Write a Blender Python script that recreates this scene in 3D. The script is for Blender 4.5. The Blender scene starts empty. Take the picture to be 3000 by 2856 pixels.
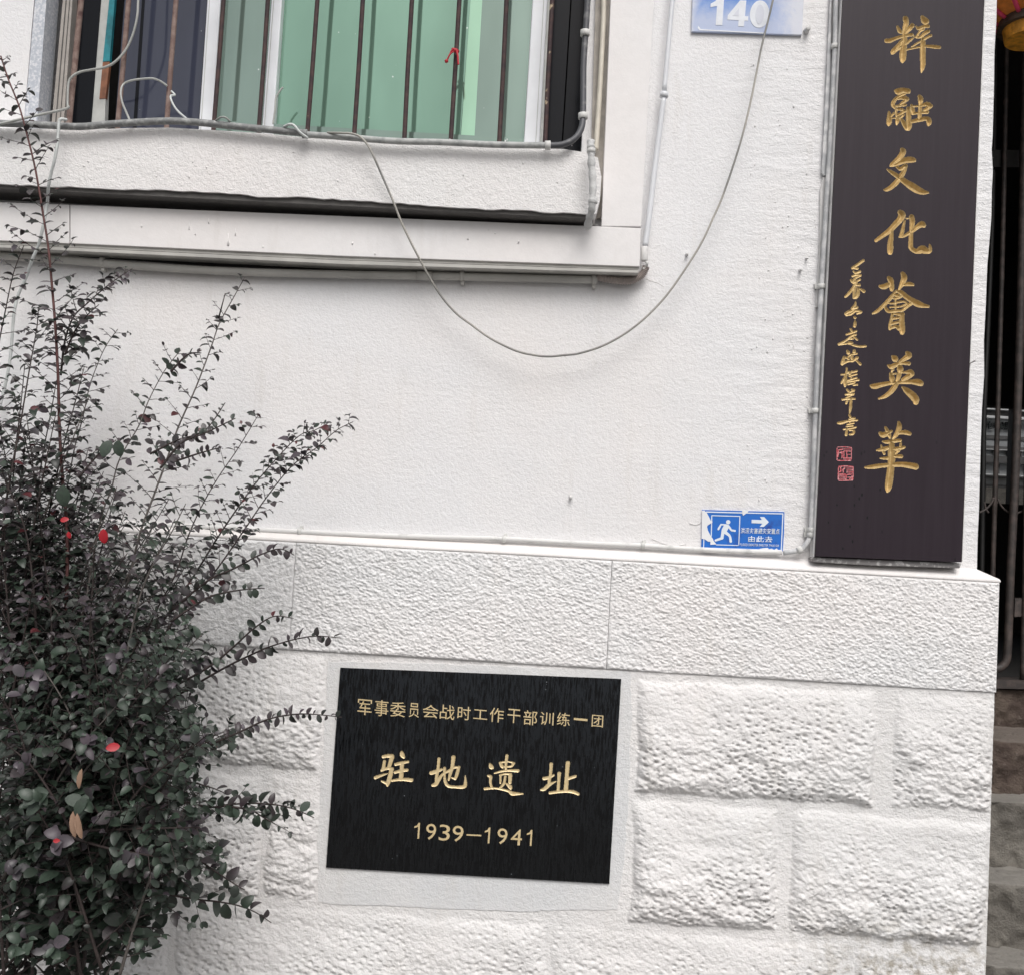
import bpy, math, random
import numpy as np
from mathutils import Vector, Matrix, Quaternion
from mathutils.geometry import tessellate_polygon
R = math.radians
scn = bpy.context.scene
C = scn.collection

# ------------------------------------------------------------------ camera
EYE = Vector((0.0, -2.56, 1.6))
YAW, PITCH, ROLL = R(-1.754), R(3.034), R(3.268)
fw = Vector((math.sin(YAW)*math.cos(PITCH), math.cos(YAW)*math.cos(PITCH), math.sin(PITCH)))
r0 = fw.cross(Vector((0, 0, 1))).normalized(); u0 = r0.cross(fw)
rt = r0*math.cos(ROLL) + u0*math.sin(ROLL); up = -r0*math.sin(ROLL) + u0*math.cos(ROLL)
cam = bpy.data.cameras.new('camera'); cam.lens = 36; cam.sensor_width = 36; cam.sensor_fit = 'HORIZONTAL'
cam.clip_start = 0.05; cam.clip_end = 500
co = bpy.data.objects.new('camera', cam); C.objects.link(co)
m = Matrix((rt, up, -fw)).transposed().to_4x4(); m.translation = EYE; co.matrix_world = m
scn.camera = co
# ------------------------------------------------------------------ light
SUN_EL, SUN_AZ = 51, 12       # degrees; azimuth measured from straight in front of the wall towards the right
w = bpy.data.worlds.new('World'); scn.world = w; w.use_nodes = True
nt = w.node_tree; nt.nodes.clear()
sky = nt.nodes.new('ShaderNodeTexSky'); sky.sky_type = 'NISHITA'; sky.sun_disc = False
sky.sun_elevation = R(SUN_EL); sky.sun_rotation = R(180-SUN_AZ); sky.air_density = 1.0; sky.dust_density = 6.0; sky.ozone_density = 1.0
hs = nt.nodes.new('ShaderNodeHueSaturation'); hs.inputs['Saturation'].default_value = 0.42
bg = nt.nodes.new('ShaderNodeBackground'); bg.inputs['Strength'].default_value = 0.10
wo = nt.nodes.new('ShaderNodeOutputWorld')
nt.links.new(sky.outputs[0], hs.inputs['Color']); nt.links.new(hs.outputs[0], bg.inputs[0]); nt.links.new(bg.outputs[0], wo.inputs[0])
sl = bpy.data.lights.new('sun', 'SUN'); sl.energy = 1.5; sl.angle = R(35); sl.color = (1.0, 0.99, 0.985)
so = bpy.data.objects.new('sun', sl); C.objects.link(so)
sd = Vector((math.sin(R(SUN_AZ))*math.cos(R(SUN_EL)), -math.cos(R(SUN_AZ))*math.cos(R(SUN_EL)), math.sin(R(SUN_EL))))
so.rotation_euler = sd.to_track_quat('Z', 'Y').to_euler(); so.location = (0, -3, 8)
scn.view_settings.view_transform = 'Standard'; scn.view_settings.look = 'None'
scn.view_settings.exposure = 0.15; scn.view_settings.gamma = 1; scn.view_settings.use_curve_mapping = False

# ------------------------------------------------------------------ helpers
def P(px, py, d=0.0):
    """photo measurement (3000 px wide) on a plane parallel to the wall, d metres in front of it"""
    v = fw*3000.0 + rt*(px-1500.0) + up*(1428.0-py)
    return EYE + v*((-d-EYE.y)/v.y)
def PV(px, py, d):
    px = np.asarray(px, float); py = np.asarray(py, float)
    v = np.array(fw)*3000.0 + np.array(rt)*(px[..., None]-1500.0) + np.array(up)*(1428.0-py[..., None])
    return np.array(EYE) + v*((-d-EYE.y)/v[..., 1])[..., None]
PXM = 2.56/3000.0
def rpx(r, d=0.0): return r*PXM*(2.56-d)/2.56

def tag(o, label=None, cat=None, group=None, kind=None):
    if label: o['label'] = label
    if cat: o['category'] = cat
    if group: o['group'] = group
    if kind: o['kind'] = kind
    return o
def thing(name, loc, label, cat, group=None):
    o = bpy.data.objects.new(name, None); C.objects.link(o); o.location = loc; o.empty_display_size = 0.05
    return tag(o, label, cat, group)
def link(name, me, parent=None):
    o = bpy.data.objects.new(name, me); C.objects.link(o)
    if parent is not None:
        o.parent = parent
        if parent.type == 'EMPTY': o.matrix_parent_inverse = Matrix.Translation(-Vector(parent.location))
    return o
def mesh(name, verts, faces, mat, parent=None, smooth=False, mats=None, midx=None):
    me = bpy.data.meshes.new(name)
    me.from_pydata([tuple(v) for v in verts], [], faces)
    for mm in (mats or [mat]): me.materials.append(mm)
    if midx is not None: me.polygons.foreach_set('material_index', midx)
    if smooth: me.polygons.foreach_set('use_smooth', [True]*len(me.polygons))
    me.update()
    return link(name, me, parent)
def npmesh(name, V, F, mat, parent=None, smooth=True):
    """V (n,3) array, F (m,4) int array"""
    me = bpy.data.meshes.new(name); V = np.asarray(V, np.float32); F = np.asarray(F, np.int32); k = F.shape[1]
    me.vertices.add(len(V)); me.vertices.foreach_set('co', V.ravel())
    me.loops.add(F.size); me.loops.foreach_set('vertex_index', F.ravel())
    me.polygons.add(len(F)); me.polygons.foreach_set('loop_start', np.arange(0, F.size, k, dtype=np.int32))
    try: me.polygons.foreach_set('loop_total', np.full(len(F), k, np.int32))
    except Exception: pass
    me.materials.append(mat); me.update(calc_edges=True); me.validate()
    if smooth: me.polygons.foreach_set('use_smooth', np.ones(len(me.polygons), bool))
    return link(name, me, parent)
def recenter(o):
    me = o.data; n = len(me.vertices); a = np.empty(n*3, np.float32); me.vertices.foreach_get('co', a); a = a.reshape(-1, 3)
    c = (a.min(0)+a.max(0))/2; a -= c; me.vertices.foreach_set('co', a.ravel()); me.update(); o.location = Vector(c.tolist()); return o
def prism(name, poly, yf, yb, mat, parent=None):
    """poly = list of (x,z) world; front plane at yf (toward camera = smaller y), back at yb"""
    n = len(poly); area = sum(poly[i][0]*poly[(i+1) % n][1]-poly[(i+1) % n][0]*poly[i][1] for i in range(n))
    if area < 0: poly = poly[::-1]
    V = [(x, yf, z) for x, z in poly]+[(x, yb, z) for x, z in poly]
    F = [(i+n, (i+1) % n+n, (i+1) % n, i) for i in range(n)]
    tris = tessellate_polygon([[Vector((x, z, 0)) for x, z in poly]])
    for t in tris:
        a, b, c = t
        cr = (poly[b][0]-poly[a][0])*(poly[c][1]-poly[a][1])-(poly[b][1]-poly[a][1])*(poly[c][0]-poly[a][0])
        if cr < 0: a, b, c = a, c, b
        F.append((a, b, c)); F.append((c+n, b+n, a+n))
    return mesh(name, V, F, mat, parent)
def slab(name, pts, df, db, mat, parent=None):
    """outline in photo measurements at depth df, prism straight back to db"""
    q = [P(x, y, df) for x, y in pts]
    return prism(name, [(v.x, v.z) for v in q], -df, -db, mat, parent)
def bevel(o, wd, seg=2):
    b = o.modifiers.new('bevel', 'BEVEL'); b.width = wd; b.segments = seg; b.limit_method = 'ANGLE'; b.angle_limit = R(40); return o
def wbox(name, x, y, z, mat, parent=None):
    V = [(a, b, c) for a in x for b in y for c in z]
    F = [(0, 1, 3, 2), (4, 6, 7, 5), (0, 4, 5, 1), (2, 3, 7, 6), (0, 2, 6, 4), (1, 5, 7, 3)]
    return mesh(name, V, F, mat, parent)
def smoothpts(pts, n=5):
    pts = [tuple(p) for p in pts]
    if len(pts) < 3: return pts
    out = []; k = len(pts)
    for i in range(k-1):
        p0, p1, p2, p3 = pts[max(i-1, 0)], pts[i], pts[i+1], pts[min(i+2, k-1)]
        for j in range(n):
            t = j/n
            out.append(tuple(0.5*((2*b)+(-a+c)*t+(2*a-5*b+4*c-d)*t*t+(-a+3*b-3*c+d)*t**3) for a, b, c, d in zip(p0, p1, p2, p3)))
    out.append(pts[-1]); return out
def tubedata(pts, rads, n=8, caps=True):
    pts = [Vector(p) for p in pts]; V = []; F = []; prev = None
    for i, p in enumerate(pts):
        t = (pts[min(i+1, len(pts)-1)]-pts[max(i-1, 0)])
        if t.length < 1e-9: t = Vector((0, 0, 1))
        t.normalize()
        if prev is None: a = t.orthogonal().normalized()
        else:
            a = prev-t*prev.dot(t)
            a = a.normalized() if a.length > 1e-6 else t.orthogonal().normalized()
        prev = a; b = t.cross(a); r = rads[i] if hasattr(rads, '__len__') else rads
        for k in range(n):
            an = 2*math.pi*k/n; V.append(p+a*(r*math.cos(an))+b*(r*math.sin(an)))
        if i:
            for k in range(n):
                F.append(((i-1)*n+k, (i-1)*n+(k+1) % n, i*n+(k+1) % n, i*n+k))
    if caps: F.append(tuple(range(n-1, -1, -1))); F.append(tuple(range((len(pts)-1)*n, len(pts)*n)))
    return V, F
def tube(name, pts, r, mat, parent=None, n=10):
    V, F = tubedata(pts, r, n); return mesh(name, V, F, mat, parent, smooth=True)
def ptube(name, pts, r, d, mat, parent=None, n=10, sm=5):
    """photo-measured path (x,y[,d]) tube, radius in photo px"""
    q = smoothpts([(p[0], p[1], (p[2] if len(p) > 2 else d)) for p in pts], sm)
    return tube(name, [P(*a) for a in q], rpx(r, d), mat, parent, n)
def joinVF(parts):
    V = []; F = []
    for v, f in parts:
        k = len(V); V += list(v); F += [tuple(i+k for i in q) for q in f]
    return V, F

# ------------------------------------------------------------------ materials
class NB:
    def __init__(s, name):
        s.m = bpy.data.materials.new(name); s.m.use_nodes = True; s.t = s.m.node_tree; s.b = s.t.nodes['Principled BSDF']
        s.co = s.t.nodes.new('ShaderNodeTexCoord').outputs['Object']
    def n(s, ty, **kw):
        x = s.t.nodes.new(ty)
        for k, v in kw.items(): setattr(x, k, v)
        return x
    def l(s, a, b): s.t.links.new(a, b)
    def mapped(s, sc):
        mp = s.n('ShaderNodeMapping'); mp.inputs['Scale'].default_value = sc; s.l(s.co, mp.inputs[0]); return mp.outputs[0]
    def noise(s, scale, detail=4, rough=0.55, vec=None):
        x = s.n('ShaderNodeTexNoise'); x.inputs['Scale'].default_value = scale; x.inputs['Detail'].default_value = detail
        x.inputs['Roughness'].default_value = rough; s.l(vec if vec is not None else s.co, x.inputs['Vector']); return x.outputs['Fac']
    def voro(s, scale, vec=None, feat='F1'):
        x = s.n('ShaderNodeTexVoronoi', feature=feat); x.inputs['Scale'].default_value = scale; s.l(vec if vec is not None else s.co, x.inputs['Vector']); return x.outputs['Distance']
    def ramp(s, f, a, b, inv=False):
        x = s.n('ShaderNodeMapRange'); x.inputs['From Min'].default_value = a; x.inputs['From Max'].default_value = b
        if inv: x.inputs['To Min'].default_value = 1; x.inputs['To Max'].default_value = 0
        s.l(f, x.inputs['Value']); return x.outputs[0]
    def math(s, op, a, b):
        x = s.n('ShaderNodeMath', operation=op)
        for i, v in enumerate((a, b)):
            if isinstance(v, (int, float)): x.inputs[i].default_value = v
            else: s.l(v, x.inputs[i])
        return x.outputs[0]
    def mix(s, f, a, b):
        x = s.n('ShaderNodeMix', data_type='RGBA')
        if isinstance(f, (int, float)): x.inputs[0].default_value = f
        else: s.l(f, x.inputs[0])
        for i, v in ((6, a), (7, b)):
            if isinstance(v, tuple): x.inputs[i].default_value = (*v, 1)
            else: s.l(v, x.inputs[i])
        return x.outputs[2]
    def col(s, c):
        if isinstance(c, tuple): s.b.inputs['Base Color'].default_value = (*c, 1)
        else: s.l(c, s.b.inputs['Base Color'])
    def bump(s, hs, dist=0.002, strength=1.0):
        prev = None
        for h, st, di in hs:
            b = s.n('ShaderNodeBump'); b.inputs['Strength'].default_value = st; b.inputs['Distance'].default_value = di
            s.l(h, b.inputs['Height'])
            if prev is not None: s.l(prev, b.inputs['Normal'])
            prev = b.outputs[0]
        s.l(prev, s.b.inputs['Normal'])
    def fin(s, rough=0.6, metal=0.0, spec=0.5, coat=0.0):
        s.b.inputs['Roughness'].default_value = rough; s.b.inputs['Metallic'].default_value = metal
        s.b.inputs['Specular IOR Level'].default_value = spec; s.b.inputs['Coat Weight'].default_value = coat
        return s.m
def simple(name, col, rough=0.6, metal=0.0, var=0.12, scale=30, bumpd=0.0, spec=0.5, coat=0.0, col2=None, thr=(0.45, 0.62)):
    s = NB(name); nz = s.noise(scale, 5)
    c2 = col2 or tuple(c*(1-2*var) for c in col)
    f = s.ramp(nz, *(thr if col2 else (0.3, 0.7)))
    s.col(s.mix(f, tuple(c*(1+var*0.5) for c in col), c2))
    if bumpd: s.bump([(s.noise(scale*4, 4), 0.6, bumpd)])
    return s.fin(rough, metal, spec, coat)

def whitepaint(name, col, grain, chisel=0.0, warm=(0.80, 0.778, 0.768), trowel=0.0, stain=0.0):
    s = NB(name)
    big = s.noise(1.7, 3); fine = s.noise(60, 3)
    c = s.mix(s.ramp(big, 0.42, 0.68), col, warm)
    c = s.mix(s.math('MULTIPLY', s.ramp(fine, 0.35, 0.75), 0.10), c, (0.5, 0.49, 0.48))
    # faint drips and grime
    dr = s.noise(9, 5, 0.6, s.mapped((2.2, 1, 0.35)))
    c = s.mix(s.math('MULTIPLY', s.ramp(dr, 0.56, 0.8), 0.35), c, (0.60, 0.57, 0.53))
    sp = s.voro(23); spm = s.math('MULTIPLY', s.ramp(sp, 0.035, 0.06, True), s.ramp(s.noise(4.1, 2), 0.55, 0.62))
    c = s.mix(s.math('MULTIPLY', spm, 0.5), c, (0.35, 0.33, 0.31))
    if stain:
        g = s.n('ShaderNodeSeparateXYZ'); s.l(s.co, g.inputs[0])
        lo = s.ramp(g.outputs['Z'], 0.62, 0.80, True); rx = s.ramp(g.outputs['X'], 0.55, 0.9)
        st = s.math('MULTIPLY', s.math('MULTIPLY', lo, rx), s.ramp(s.noise(30, 6, 0.7), 0.45, 0.62))
        c = s.mix(s.math('MULTIPLY', st, 0.8), c, (0.22, 0.18, 0.11))
    s.col(c)
    hh = [(s.noise(260, 3, 0.55), 0.7, grain), (s.noise(110, 3, 0.6), 0.8, grain*1.5), (s.noise(7, 2), 0.5, 0.006)]
    if trowel:
        g2 = s.n('ShaderNodeSeparateXYZ'); s.l(s.co, g2.inputs[0])
        mk = s.math('MULTIPLY', s.ramp(g2.outputs['X'], 0.35, 0.72), s.noise(14, 5, 0.6, s.mapped((0.7, 1, 2.2))))
        hh.append((mk, 0.7, 0.012)); hh.append((s.noise(30, 3, 0.6, s.mapped((0.5, 1, 1.6))), 0.35, trowel))
    if chisel: hh.append((s.voro(160, s.mapped((1, 1, 1.3))), 0.5, chisel))
    s.bump(hh)
    return s.fin(0.72, spec=0.3)
M = {}
M['plaster'] = whitepaint('white_plaster', (0.785, 0.785, 0.795), 0.0016, trowel=0.0012)
M['sillplaster'] = whitepaint('sill_plaster', (0.79, 0.785, 0.78), 0.0022, trowel=0.0012)
M['ledge'] = whitepaint('ledge_paint', (0.80, 0.77, 0.75), 0.0008)
M['band'] = whitepaint('hammered_stone_paint', (0.755, 0.757, 0.76), 0.0016, chisel=0.002)
M['stone'] = whitepaint('rusticated_stone_paint', (0.735, 0.73, 0.725), 0.0020, chisel=0.0012, stain=1.0)
M['mortar'] = whitepaint('joint_paint', (0.76, 0.755, 0.75), 0.0012, stain=1.0)
M['cement'] = whitepaint('grey_cement_border', (0.66, 0.67, 0.68), 0.0018, warm=(0.75, 0.74, 0.73))
M['trim'] = whitepaint('trim_paint', (0.81, 0.80, 0.80), 0.0003, warm=(0.81, 0.78, 0.765))
M['trimlip'] = simple('trim_lip', (0.50, 0.49, 0.46), 0.6, scale=12)
M['dark'] = simple('dark_interior_shade', (0.012, 0.011, 0.011), 0.85)
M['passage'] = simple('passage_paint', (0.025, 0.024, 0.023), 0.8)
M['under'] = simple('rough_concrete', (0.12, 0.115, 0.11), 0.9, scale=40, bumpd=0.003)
M['alu'] = simple('white_aluminium', (0.74, 0.76, 0.79), 0.35, scale=8, var=0.06)
M['galv'] = simple('galvanised_frame', (0.42, 0.45, 0.50), 0.55, scale=160, var=0.2, col2=(0.68, 0.69, 0.72), bumpd=0.001)
M['beige'] = simple('beige_track', (0.40, 0.37, 0.34), 0.5, scale=25)
M['greystrip'] = simple('grey_strip', (0.48, 0.49, 0.47), 0.5, scale=25)
M['teal'] = simple('teal_tape', (0.01, 0.20, 0.24), 0.5, scale=30, var=0.3)
M['rusttape'] = simple('brown_tape', (0.25, 0.10, 0.05), 0.6, scale=40, var=0.25)
def glassmat(name, col, spec, rough, metal=0.0):
    s = NB(name)
    nz = s.noise(3, 3, 0.5, s.mapped((1.5, 1, 0.5)))
    c = s.mix(s.ramp(nz, 0.3, 0.7), col, tuple(x*0.75 for x in col))
    sp = s.voro(26); pick = s.ramp(s.noise(9, 2), 0.56, 0.60)
    m1 = s.math('MULTIPLY', s.ramp(s.math('ADD', sp, s.math('MULTIPLY', s.noise(90, 3), 0.12)), 0.10, 0.13, True), pick)
    c = s.mix(m1, c, (0.72, 0.78, 0.76)); s.col(c)
    s.bump([(s.noise(2.2, 2), 0.3, 0.004)])
    s.b.inputs['IOR'].default_value = spec
    return s.fin(rough, metal, spec=0.5)
M['green'] = glassmat('green_glass', (0.25, 0.42, 0.325), 1.6, 0.05, 0.6)
M['palegreen'] = glassmat('pale_green_glass', (0.255, 0.345, 0.30), 1.6, 0.06, 0.6)
M['brightgreen'] = glassmat('bright_green_glass', (0.42, 0.68, 0.50), 1.6, 0.06, 0.45)
M['navy'] = glassmat('dark_reflection_glass', (0.048, 0.054, 0.082), 1.55, 0.08)  # same glass as the green panes, dark reflections put into its colour
M['navy2'] = glassmat('unlit_interior_glass', (0.006, 0.007, 0.010), 1.3, 0.15)  # darkness behind the window put into the pane colour
s = NB('rusty_bar'); nz = s.noise(45, 6, 0.65)
c = s.mix(s.ramp(nz, 0.4, 0.62), (0.034, 0.020, 0.023), (0.068, 0.036, 0.033))
c = s.mix(s.ramp(s.noise(14, 4), 0.66, 0.70), c, (0.50, 0.40, 0.27)); s.col(c); s.bump([(nz, 0.7, 0.002)]); M['bar'] = s.fin(0.75)
s = NB('rusty_light_bar'); nz = s.noise(40, 6, 0.65)
c = s.mix(s.ramp(nz, 0.4, 0.62), (0.16, 0.10, 0.085), (0.26, 0.19, 0.165))
c = s.mix(s.ramp(s.noise(14, 4), 0.62, 0.68), c, (0.07, 0.03, 0.03)); s.col(c); s.bump([(nz, 0.7, 0.002)]); M['barlight'] = s.fin(0.8)
M['hose'] = simple('grey_hose', (0.19, 0.195, 0.195), 0.6, scale=70, var=0.2, col2=(0.42, 0.43, 0.42), thr=(0.5, 0.72), bumpd=0.001)
M['hoselight'] = simple('light_hose', (0.42, 0.43, 0.42), 0.7, scale=50, var=0.1, col2=(0.26, 0.27, 0.27), thr=(0.45, 0.7), bumpd=0.0006)
M['hosedark'] = simple('charcoal_hose', (0.07, 0.072, 0.08), 0.5, scale=50, var=0.2, col2=(0.2, 0.2, 0.2), thr=(0.55, 0.75))
M['clip'] = simple('painted_clip', (0.66, 0.66, 0.64), 0.6)
M['wire'] = simple('pale_wire', (0.40, 0.41, 0.39), 0.5, scale=20)
M['wiredark'] = simple('drooping_wire', (0.20, 0.20, 0.19), 0.5, scale=5, var=0.2, col2=(0.42, 0.40, 0.36), thr=(0.4, 0.6))
M['whitewire'] = simple('white_wire', (0.62, 0.65, 0.64), 0.5)
M['pvc'] = simple('white_pvc', (0.72, 0.74, 0.77), 0.3, scale=6, var=0.05)
M['cream'] = simple('cream_pvc', (0.70, 0.655, 0.56), 0.5, scale=20, var=0.08)
M['jamb'] = simple('beige_render', (0.52, 0.48, 0.43), 0.85, scale=25, var=0.15, bumpd=0.002)
M['conduit'] = simple('grey_conduit', (0.50, 0.49, 0.46), 0.5, scale=14, var=0.1)
M['corr'] = simple('corrugated_conduit', (0.40, 0.345, 0.32), 0.6, scale=20)
M['painted'] = simple('overpainted_conduit', (0.66, 0.655, 0.645), 0.6, scale=26, var=0.08, col2=(0.50, 0.50, 0.49), thr=(0.55, 0.7), bumpd=0.0006)
M['greycon'] = simple('side_conduit', (0.42, 0.43, 0.44), 0.6, scale=30, var=0.1, col2=(0.66, 0.66, 0.66), thr=(0.45, 0.62), bumpd=0.0006)
M['foam'] = simple('wrapped_pipe', (0.60, 0.605, 0.60), 0.8, scale=40, var=0.1, bumpd=0.004)
# lacquered board
s = NB('dark_lacquer'); gr = s.noise(26, 5, 0.6, s.mapped((3.0, 1, 0.12)))
c = s.mix(s.ramp(gr, 0.35, 0.7), (0.022, 0.015, 0.021), (0.028, 0.020, 0.027))
g = s.n('ShaderNodeSeparateXYZ'); s.l(s.co, g.inputs[0])
wet = s.math('MULTIPLY', s.math('MULTIPLY', s.ramp(s.voro(42, s.mapped((1.5, 1, 0.8))), 0.12, 0.17, True), s.ramp(s.noise(11, 2), 0.52, 0.56)), s.ramp(g.outputs['Z'], 1.82, 2.0, True))
c = s.mix(wet, c, (0.006, 0.006, 0.008)); s.col(c)
s.bump([(s.noise(60, 4), 0.15, 0.0006)]); M['lacquer'] = s.fin(0.45, spec=0.24)
s = NB('gold_leaf_in_groove'); nz = s.noise(120, 4)
s.col(s.mix(s.ramp(nz, 0.35, 0.7), (0.62, 0.46, 0.22), (0.46, 0.31, 0.12))); s.bump([(s.noise(300, 3, 0.5, s.mapped((1, 1, 3))), 0.5, 0.0008)]); M['gold'] = s.fin(0.45, 0.35)
s = NB('gold_paint'); nz = s.noise(150, 3)
s.col(s.mix(s.ramp(nz, 0.35, 0.7), (0.74, 0.60, 0.36), (0.66, 0.51, 0.27))); M['goldpaint'] = s.fin(0.45, 0.25)
M['sealred'] = simple('red_seal_paint', (0.52, 0.07, 0.09), 0.5, scale=200, var=0.2, col2=(0.62, 0.28, 0.29), thr=(0.4, 0.6))
# polished black granite with rain streaks
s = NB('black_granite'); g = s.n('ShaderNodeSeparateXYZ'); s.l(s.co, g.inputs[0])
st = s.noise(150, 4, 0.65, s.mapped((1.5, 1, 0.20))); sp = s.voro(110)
sky_sheen = s.ramp(s.math('ADD', g.outputs['Z'], s.math('MULTIPLY', s.noise(5, 3), 0.25)), 0.98, 1.42)  # sky reflection painted into the colour, lighter and bluer towards the top
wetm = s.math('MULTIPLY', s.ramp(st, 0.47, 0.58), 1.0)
c = s.mix(wetm, s.mix(sky_sheen, (0.0055, 0.0062, 0.0072), (0.0135, 0.0160, 0.0195)), (0.0032, 0.0034, 0.0040))
c = s.mix(s.math('MULTIPLY', s.ramp(sp, 0.10, 0.16, True), s.ramp(s.noise(20, 2), 0.68, 0.72)), c, (0.22, 0.24, 0.26)); s.col(c)
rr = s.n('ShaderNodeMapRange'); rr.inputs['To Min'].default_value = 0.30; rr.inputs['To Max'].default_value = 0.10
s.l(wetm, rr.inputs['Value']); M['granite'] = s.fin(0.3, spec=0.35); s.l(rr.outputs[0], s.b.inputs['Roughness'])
M['granite_side'] = simple('granite_edge', (0.03, 0.03, 0.032), 0.6)
# signs
s = NB('blue_plate_oversprayed'); g = s.n('ShaderNodeSeparateXYZ'); s.l(s.co, g.inputs[0])
nz = s.noise(60, 6, 0.7); nz2 = s.noise(9, 2)
rx = s.ramp(s.math('ADD', g.outputs['X'], s.math('MULTIPLY', nz, 0.08)), 0.05, 0.16)
lz = s.ramp(s.math('ADD', g.outputs['Z'], s.math('MULTIPLY', nz, 0.05)), -0.055, 0.0, True)
lx = s.ramp(s.math('ADD', g.outputs['X'], s.math('MULTIPLY', nz, 0.02)), -0.13, -0.10, True)
f = s.math('MAXIMUM', s.math('MAXIMUM', s.math('MULTIPLY', rx, 0.78), s.math('MULTIPLY', lz, 0.5)), s.math('MULTIPLY', lx, 0.7))
s.col(s.mix(f, (0.10, 0.24, 0.60), (0.74, 0.73, 0.72))); s.bump([(nz, 0.4, 0.0015)]); M['plate'] = s.fin(0.5)
M['platewhite'] = simple('plate_white', (0.72, 0.75, 0.80), 0.5, scale=60, var=0.05)
M['stickblue'] = simple('sticker_blue', (0.012, 0.13, 0.50), 0.4, scale=25, var=0.2, col2=(0.02, 0.06, 0.30), thr=(0.55, 0.75))
M['stickwhite'] = simple('sticker_white', (0.74, 0.80, 0.86), 0.5, scale=60, var=0.03)
M['torn'] = simple('torn_paper', (0.80, 0.81, 0.82), 0.8, scale=40, var=0.03)
M['red'] = simple('red_ribbon', (0.50, 0.02, 0.035), 0.6)
# door side
M['iron'] = simple('rusted_dark_iron', (0.035, 0.029, 0.027), 0.6, scale=40, var=0.2, col2=(0.085, 0.065, 0.058), thr=(0.42, 0.68), bumpd=0.001)
M['ironblack'] = simple('black_iron', (0.012, 0.012, 0.012), 0.55, scale=30)
def rockmat(name, c1, c2, c3):
    s = NB(name); a = s.noise(9, 6, 0.7); b = s.noise(45, 6, 0.7); g = s.n('ShaderNodeNewGeometry'); q = s.n('ShaderNodeSeparateXYZ'); s.l(g.outputs['Normal'], q.inputs[0])
    c = s.mix(s.ramp(a, 0.4, 0.62), c1, c2); c = s.mix(s.ramp(b, 0.60, 0.75), c, c3); c = s.mix(s.math('MULTIPLY', s.ramp(q.outputs['Z'], 0.75, 0.92), 0.75), c, c3); s.col(c)
    s.bump([(b, 0.9, 0.014), (s.noise(120, 4, 0.7), 0.8, 0.006)]); return s.fin(0.85)
M['step1'] = rockmat('brown_step_stone', (0.075, 0.052, 0.042), (0.13, 0.10, 0.08), (0.22, 0.19, 0.165))
M['step2'] = rockmat('grey_step_stone', (0.13, 0.12, 0.105), (0.21, 0.195, 0.17), (0.30, 0.285, 0.26))
M['pave'] = simple('grey_paving', (0.16, 0.155, 0.15), 0.85, scale=3, var=0.2, bumpd=0.002)
M['lorange'] = simple('orange_silk', (0.80, 0.26, 0.035), 0.6, scale=30, var=0.25)
M['lpink'] = simple('pink_silk_rib', (0.70, 0.06, 0.14), 0.6, scale=30)
M['lgold'] = simple('gold_silk', (0.85, 0.38, 0.04), 0.5, scale=50, var=0.3)
M['lbrown'] = simple('lantern_ring', (0.075, 0.055, 0.04), 0.6, scale=60, var=0.3)
M['tile1'] = simple('far_tiles', (0.40, 0.42, 0.43), 0.5, scale=6)
M['tile2'] = simple('far_dark_band', (0.12, 0.12, 0.12), 0.6)
M['tile3'] = simple('far_white_rail', (0.80, 0.82, 0.82), 0.5)
M['ink'] = simple('dark_lettering', (0.03, 0.04, 0.04), 0.6)
# plant
def leafmat(name, c1, c2, c3, rough=0.46):
    s = NB(name); oi = s.n('ShaderNodeObjectInfo'); nz = s.noise(31, 2)
    f = s.ramp(nz, 0.35, 0.65); c = s.mix(f, c1, c2)
    nb = s.noise(6, 2); c = s.mix(s.ramp(nb, 0.45, 0.7), c, c3); s.col(c); s.bump([(s.noise(90, 2), 0.4, 0.001)])
    return s.fin(rough, spec=0.5)
M['leafpurple'] = leafmat('purple_leaf', (0.048, 0.036, 0.042), (0.040, 0.041, 0.038), (0.062, 0.048, 0.054), 0.42)
M['leafdark'] = leafmat('dark_green_leaf', (0.022, 0.033, 0.024), (0.030, 0.042, 0.031), (0.028, 0.030, 0.028))
M['leafgreen'] = leafmat('green_leaf', (0.036, 0.056, 0.040), (0.044, 0.066, 0.046), (0.032, 0.044, 0.034))
M['leafgrey'] = leafmat('grey_violet_leaf', (0.070, 0.055, 0.068), (0.050, 0.052, 0.052), (0.085, 0.065, 0.08), 0.42)
M['leafmaroon'] = simple('maroon_leaf', (0.085, 0.018, 0.022), 0.45)
M['leafred'] = simple('red_leaf', (0.38, 0.012, 0.022), 0.5, var=0.05)
M['leaftan'] = simple('dry_leaf', (0.30, 0.19, 0.13), 0.7)
M['stem'] = simple('bark_dark', (0.045, 0.032, 0.030), 0.7, scale=60, var=0.25)
M['stemred'] = simple('bark_red', (0.12, 0.045, 0.042), 0.65, scale=40, var=0.25)
M['stemgrey'] = simple('bark_grey', (0.13, 0.115, 0.105), 0.7, scale=60, var=0.2)

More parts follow.
